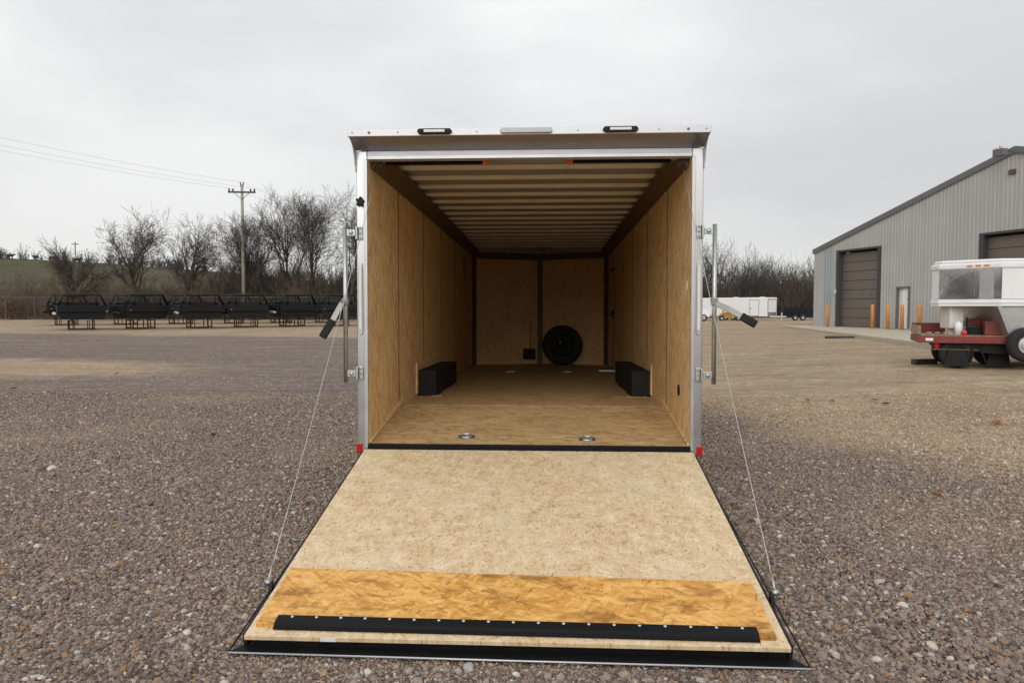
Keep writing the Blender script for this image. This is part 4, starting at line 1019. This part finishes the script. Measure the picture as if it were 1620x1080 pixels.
leaf_clump(-35.0, 63.9+1.5, 2.6, 3.0, 'rust-leaved shrub under the rounded bare tree', 3)
leaf_clump(-17.6, 64.5, 4.2, 2.2, 'rust-leaved shrub beside the left trailer post', 4)
leaf_clump(-54.0, 65.5, 2.2, 3.0, 'rust-leaved shrub at the far left edge by the fence', 6)
# winter wood on the right: one mass
wood_mb = MB(); rg = random.Random(21)
kinds = [grow_tree(500+i, 10, rg.uniform(.15,.2), rg.uniform(.5,.7), .2, (0,0), 3, .68) for i in range(7)]
for i in range(100):
    x = rg.uniform(14, 64) if i < 70 else rg.uniform(-16, 14); y = rg.uniform(103, 130); b, s = kinds[i % 7]; z_ = hill_h(x, y)
    k = rg.uniform(.80, 1.15)*(1.2 if x < 30 else .95); an = rg.uniform(0, 6.28); ca, sa = math.cos(an)*k, math.sin(an)*k
    for src in (b, s):
        o_ = len(wood_mb.v); wood_mb.v += [(v[0]*ca-v[1]*sa+x, v[0]*sa+v[1]*ca+y, v[2]*k+z_) for v in src.v]; wood_mb.f += [tuple([q+o_ for q in f]) for f in src.f]
tag(build_fast(wood_mb, 'winter_wood', M['wood_mass']), 'dense leafless wood behind the white cargo trailer', None, None, 'stuff')
sp4 = [(rg.uniform(14, 64), rg.uniform(99, 122)) for _ in range(390)]+[(rg.uniform(-16, 14), rg.uniform(99, 115)) for _ in range(90)]
tag(thicket('wood_understory', sp4, M['wood_mass'], (3.0, 8.5), 15, thick=.03), 'dark undergrowth along the edge of the wood', None, None, 'stuff')
# black cattle on the hill crest
def cow(x, y, rz, lab):
    mb = MB()
    mb.ring_tube([(-.95,0,1.15), (-.8,0,1.12), (-.2,0,1.05), (.5,0,1.08), (.8,0,1.15), (1.05,0,1.3), (1.3,0,1.35), (1.6,0,1.2)], [.12,.33,.40,.38,.32,.22,.19,.10], 10)
    for lx in (-.7, .55):
        for ly in (-.2, .2): mb.ring_tube([(lx,ly,1.0), (lx+.03,ly,.5), (lx,ly,0)], [.14,.09,.06], 6)
    mb.ring_tube([(-.95,0,1.2), (-1.08,0,.9), (-1.08,0,.5)], [.05,.03,.04], 5)
    for s in (-1, 1): mb.ring_tube([(1.25,s*.15,1.45), (1.2,s*.35,1.45)], [.07,.03], 5)
    o = mb.build('black_cow', M['cow'], None, smooth=True); o.location = (x, y, hill_h(x, y)-.05); o.rotation_euler = (0,0,rz); o.scale = (1.0,)*3
    tag(o, lab, 'cow', 'cattle on the hill')
cow(-166, 212, .3, 'black cow grazing on the hill crest, leftmost of the herd')
cow(-158.5, 213, 2.9, 'black cow on the hill crest, second from the left')
cow(-152.5, 212, .1, 'black cow on the hill crest just left of the distant pole')
cow(-150, 210, 3.3, 'black cow closest to the distant hill pole, on its left')
cow(-140, 205, .2, 'black cow right of the distant hill pole, rightmost of the herd')

# ------------------------------------------------------------------ gravel stones close to the camera
import numpy as np
rs = np.random.RandomState(3)
pts = []; N_ = 600000
d = 2.6+(13.0-2.6)*rs.rand(N_)**.72; th = (rs.rand(N_)-.5)*2*.84
px = cam.location.x-.05*d+d*th; py = cam.location.y+d
keep = rs.rand(N_) < np.clip(1.35-d/12.5, 0, 1)
keep &= ~((np.abs(px) < 1.22) & (py > -2.2) & (py < 8))
px, py, d = px[keep], py[keep], d[keep]
n = len(px)
pz = np.array([gz(a, b)+(.018*math.sin(a*.9+.4*b)*math.sin(b*.7-.3*a) if abs(a) > 2.2 or b < -3 else 0) for a, b in zip(px, py)])
lump = .5+.25*np.sin(px*1.3+1.1*np.sin(py*.9))+.25*np.sin(py*1.7+1.3*np.sin(px*.8+2))
size = np.clip(np.exp(rs.normal(math.log(.0067), .40, n)), .0033, .022)*(.82+.36*lump)
# less dense where the surface is worn to tan fines on the right
tan_d = (px-2.55)*.943+(py-6.0)*.333
keep = rs.rand(n) < np.where(tan_d > 0, np.clip(1-tan_d*.35, .25, 1), 1)
px, py, pz, size, tan_d, lump = px[keep], py[keep], pz[keep], size[keep], tan_d[keep], lump[keep]; n = len(px)
under = (np.abs(px) < 1.32) & (py > -2.31)
size = np.where(under, np.minimum(size, .008), size)
me = bpy.data.meshes.new('gravel_stones'); me.vertices.add(n)
me.vertices.foreach_set('co', np.stack([px, py, pz+size*.25], 1).astype(np.float32).ravel())
a1 = me.attributes.new('scl', 'FLOAT_VECTOR', 'POINT'); sc = np.stack([size*rs.uniform(.8,1.25,n), size*rs.uniform(.8,1.25,n), size*rs.uniform(.5,.85,n)], 1)
a1.data.foreach_set('vector', sc.astype(np.float32).ravel())
a2 = me.attributes.new('rot', 'FLOAT_VECTOR', 'POINT'); ro = np.stack([rs.normal(0,.35,n), rs.normal(0,.35,n), rs.uniform(0,6.28,n)], 1)
a2.data.foreach_set('vector', ro.astype(np.float32).ravel())
a3 = me.attributes.new('tan', 'FLOAT', 'POINT'); a3.data.foreach_set('value', np.clip(np.clip(tan_d*.6+.35, 0, 1)+np.clip(.42-lump, 0, 1)*.9, 0, 1).astype(np.float32))
gs = bpy.data.objects.new('gravel_stones', me); col.objects.link(gs)
tag(gs, 'loose grey brown gravel stones around the ramp', None, None, 'stuff')
t = NT('gravel_stone'); at = t.n('ShaderNodeAttribute', attribute_name='rnd', attribute_type='INSTANCER'); at2 = t.n('ShaderNodeAttribute', attribute_name='tan', attribute_type='INSTANCER')
cd = t.ramp(at.outputs['Fac'], [(0,(.075,.058,.052)), (.22,(.18,.135,.116)), (.45,(.262,.206,.178)), (.64,(.335,.275,.243)), (.76,(.24,.21,.20)), (.80,(.34,.18,.08)), (.84,(.36,.25,.14)), (.90,(.33,.29,.24)), (.95,(.46,.43,.39)), (1,(.66,.63,.58))])
ct = t.ramp(at.outputs['Fac'], [(0,(.28,.195,.12)), (.35,(.46,.345,.23)), (.7,(.56,.44,.315)), (1,(.72,.64,.54))])
nz_ = t.noise(t.coord('Object'), 2.0, 4, .6)
c = t.mix(t.math('MULTIPLY', at2.outputs['Fac'], .9), cd, ct)
c = t.mix(t.ramp(nz_, [(.35,.0), (.7,.28)]), c, (.31,.27,.235))
c = t.mix(1.0, c, (1.0,.95,.90), 'MULTIPLY')
t.bump(t.noise(t.coord('Object'), 6, 4, .6), .35, .1)
t.set(c, .8, 0, .3); M['stone'] = t.m; me.materials.append(t.m)
ng = bpy.data.node_groups.new('scatter_stones', 'GeometryNodeTree')
ng.interface.new_socket('Geometry', in_out='INPUT', socket_type='NodeSocketGeometry'); ng.interface.new_socket('Geometry', in_out='OUTPUT', socket_type='NodeSocketGeometry')
nn = ng.nodes; li = ng.links.new
gi, go = nn.new('NodeGroupInput'), nn.new('NodeGroupOutput')
join = nn.new('GeometryNodeJoinGeometry')
for k in range(6):
    ico = nn.new('GeometryNodeMeshIcoSphere'); ico.inputs['Radius'].default_value = 1; ico.inputs['Subdivisions'].default_value = 2
    spn = nn.new('GeometryNodeSetPosition'); tx = nn.new('ShaderNodeTexNoise'); tx.noise_dimensions = '4D'; tx.inputs['W'].default_value = k*7.3; tx.inputs['Scale'].default_value = .95; tx.inputs['Detail'].default_value = 2
    pos = nn.new('GeometryNodeInputPosition'); li(pos.outputs[0], tx.inputs['Vector'])
    sub = nn.new('ShaderNodeVectorMath'); sub.operation = 'SUBTRACT'; sub.inputs[1].default_value = (.5,.5,.5); li(tx.outputs['Color'], sub.inputs[0])
    mul = nn.new('ShaderNodeVectorMath'); mul.operation = 'SCALE'; mul.inputs['Scale'].default_value = 1.9; li(sub.outputs[0], mul.inputs[0])
    li(ico.outputs[0], spn.inputs['Geometry']); li(mul.outputs[0], spn.inputs['Offset'])
    sm = nn.new('GeometryNodeSetMaterial'); sm.inputs['Material'].default_value = M['stone']; li(spn.outputs[0], sm.inputs[0])
    ssn = nn.new('GeometryNodeSetShadeSmooth'); ssn.inputs['Shade Smooth'].default_value = (k % 3 != 0); li(sm.outputs[0], ssn.inputs[0])
    g2i = nn.new('GeometryNodeGeometryToInstance'); li(ssn.outputs[0], g2i.inputs[0]); li(g2i.outputs[0], join.inputs[0])
iop = nn.new('GeometryNodeInstanceOnPoints'); iop.inputs['Pick Instance'].default_value = True
na1 = nn.new('GeometryNodeInputNamedAttribute'); na1.data_type = 'FLOAT_VECTOR'; na1.inputs['Name'].default_value = 'scl'
na2 = nn.new('GeometryNodeInputNamedAttribute'); na2.data_type = 'FLOAT_VECTOR'; na2.inputs['Name'].default_value = 'rot'
e2r = nn.new('FunctionNodeEulerToRotation'); li(na2.outputs[0], e2r.inputs[0])
ri = nn.new('FunctionNodeRandomValue'); ri.data_type = 'INT'; ri.inputs[4].default_value = 0; ri.inputs[5].default_value = 5
li(gi.outputs[0], iop.inputs['Points']); li(join.outputs[0], iop.inputs['Instance']); li(na1.outputs[0], iop.inputs['Scale']); li(e2r.outputs[0], iop.inputs['Rotation'])
li(ri.outputs[2], iop.inputs['Instance Index'])
rv_ = nn.new('FunctionNodeRandomValue'); rv_.data_type = 'FLOAT'
sna = nn.new('GeometryNodeStoreNamedAttribute'); sna.data_type = 'FLOAT'; sna.domain = 'INSTANCE'; sna.inputs['Name'].default_value = 'rnd'
li(iop.outputs[0], sna.inputs['Geometry']); li(rv_.outputs[1], sna.inputs['Value']); li(sna.outputs[0], go.inputs[0])
gm = gs.modifiers.new('scatter', 'NODES'); gm.node_group = ng

# larger single stones and leaves one can point at
def stone(x, y, r, seed, lab, c):
    rg = random.Random(seed); import bmesh
    bm = bmesh.new(); bmesh.ops.create_icosphere(bm, subdivisions=2, radius=1)
    off = [Vector((rg.gauss(0,1), rg.gauss(0,1), rg.gauss(0,1))).normalized() for _ in range(7)]
    for v in bm.verts:
        k = min(1.0, min((1.05-.35*rg.random()*0)/max(.3, v.co.dot(o_)+.45) if v.co.dot(o_) > .35 else 9 for o_ in off))
        v.co = Vector((v.co.x*r*k, v.co.y*r*.8*k, v.co.z*r*.62*k))*rg.uniform(.95,1.05)
    m_ = bpy.data.meshes.new('loose_stone'); bm.to_mesh(m_); bm.free(); m_.materials.append(c)
    o = bpy.data.objects.new('loose_stone', m_); col.objects.link(o); o.location = (x, y, gz(x,y)+r*.3); o.rotation_euler = (rg.uniform(-.3,.3), rg.uniform(-.3,.3), rg.uniform(0,6))
    tag(o, lab, 'stone', 'larger loose stones in the gravel')
sg = simple('pale_grey_stone', (.40,.375,.35), .85, 0, .25, 25, .4)
sw_ = simple('whitish_stone', (.58,.55,.50), .85, 0, .2, 25, .4)
stone(-.19, -2.315, .036, 1, 'large pale grey stone just below the ramp lip, left of its middle', sg)
stone(.02, -2.36, .022, 2, 'small whitish stone at the bottom edge below the middle of the ramp', sw_)
stone(-.62, -2.37, .022, 9, 'whitish stone at the bottom edge below the left half of the ramp', sw_)
stone(-1.58, -2.05, .030, 3, 'pale stone left of the ramp foot', sw_)
stone(-1.50, -2.20, .026, 4, 'flat pale grey stone by the left corner of the ramp lip', sg)
stone(1.62, -2.15, .030, 5, 'pale stone right of the ramp foot', sw_)
stone(2.05, -1.2, .032, 6, 'pale grey stone on the dark gravel right of the ramp', sg)
stone(-4.65, 1.35, .06, 7, 'white stone on the gravel at the far left', sw_)
lf = None
LEAF = ['brown leaf at the right end of the tan patch on the left', 'brown leaf on tan gravel right of the trailer, leftmost of a row of four',
 'brown leaf on tan gravel right of the trailer, second of a row of four', 'brown leaf on tan gravel right of the trailer, third of a row of four',
 'brown leaf on tan gravel right of the trailer, rightmost of a row of four', 'brown leaf on tan gravel near the right edge below the red flatbed',
 'orange brown leaf on dark gravel, lowest on the right side', 'small brown leaf beyond the tan patch, farthest left', 'small brown leaf on left gravel below the truck beds',
 'brown leaf alone on dark gravel left of the trailer, nearest on that side', 'brown leaf near the left edge at the foot of the tan patch']
for i, (x, y) in enumerate([(-9.95,11.1), (4.37,6.63), (4.68,6.4), (5.36,6.44), (5.32,5.98), (5.84,4.08), (3.4,.76), (-15.2,16.8), (-11.3,15.8), (-3.91,3.2), (-10.1,8.0)]):
    if lf is None:
        mb = MB()
        for s in (-1, 1): mb.face([(0,-.08,.0), (s*.055,-.02,.03), (s*.045,.05,.022), (0,.09,.008), (0,0,.0)] if s > 0 else [(0,-.08,0), (0,0,0), (0,.09,.008), (-.045,.05,.022), (-.055,-.02,.03)])
        lf = mb.build('fallen_leaf', M['leaf']); o = lf
        so = lf.modifiers.new('thick', 'SOLIDIFY'); so.thickness = .002
    else: o = lf.copy(); col.objects.link(o)
    o.location = (x, y, gz(x, y)+.03); o.rotation_euler = (rnd.uniform(-.4,.4), rnd.uniform(-.4,.4), rnd.uniform(0,6)); o.scale = (.6+.3*rnd.random(),)*3
    tag(o, LEAF[i], 'leaf', 'fallen leaves on the gravel')
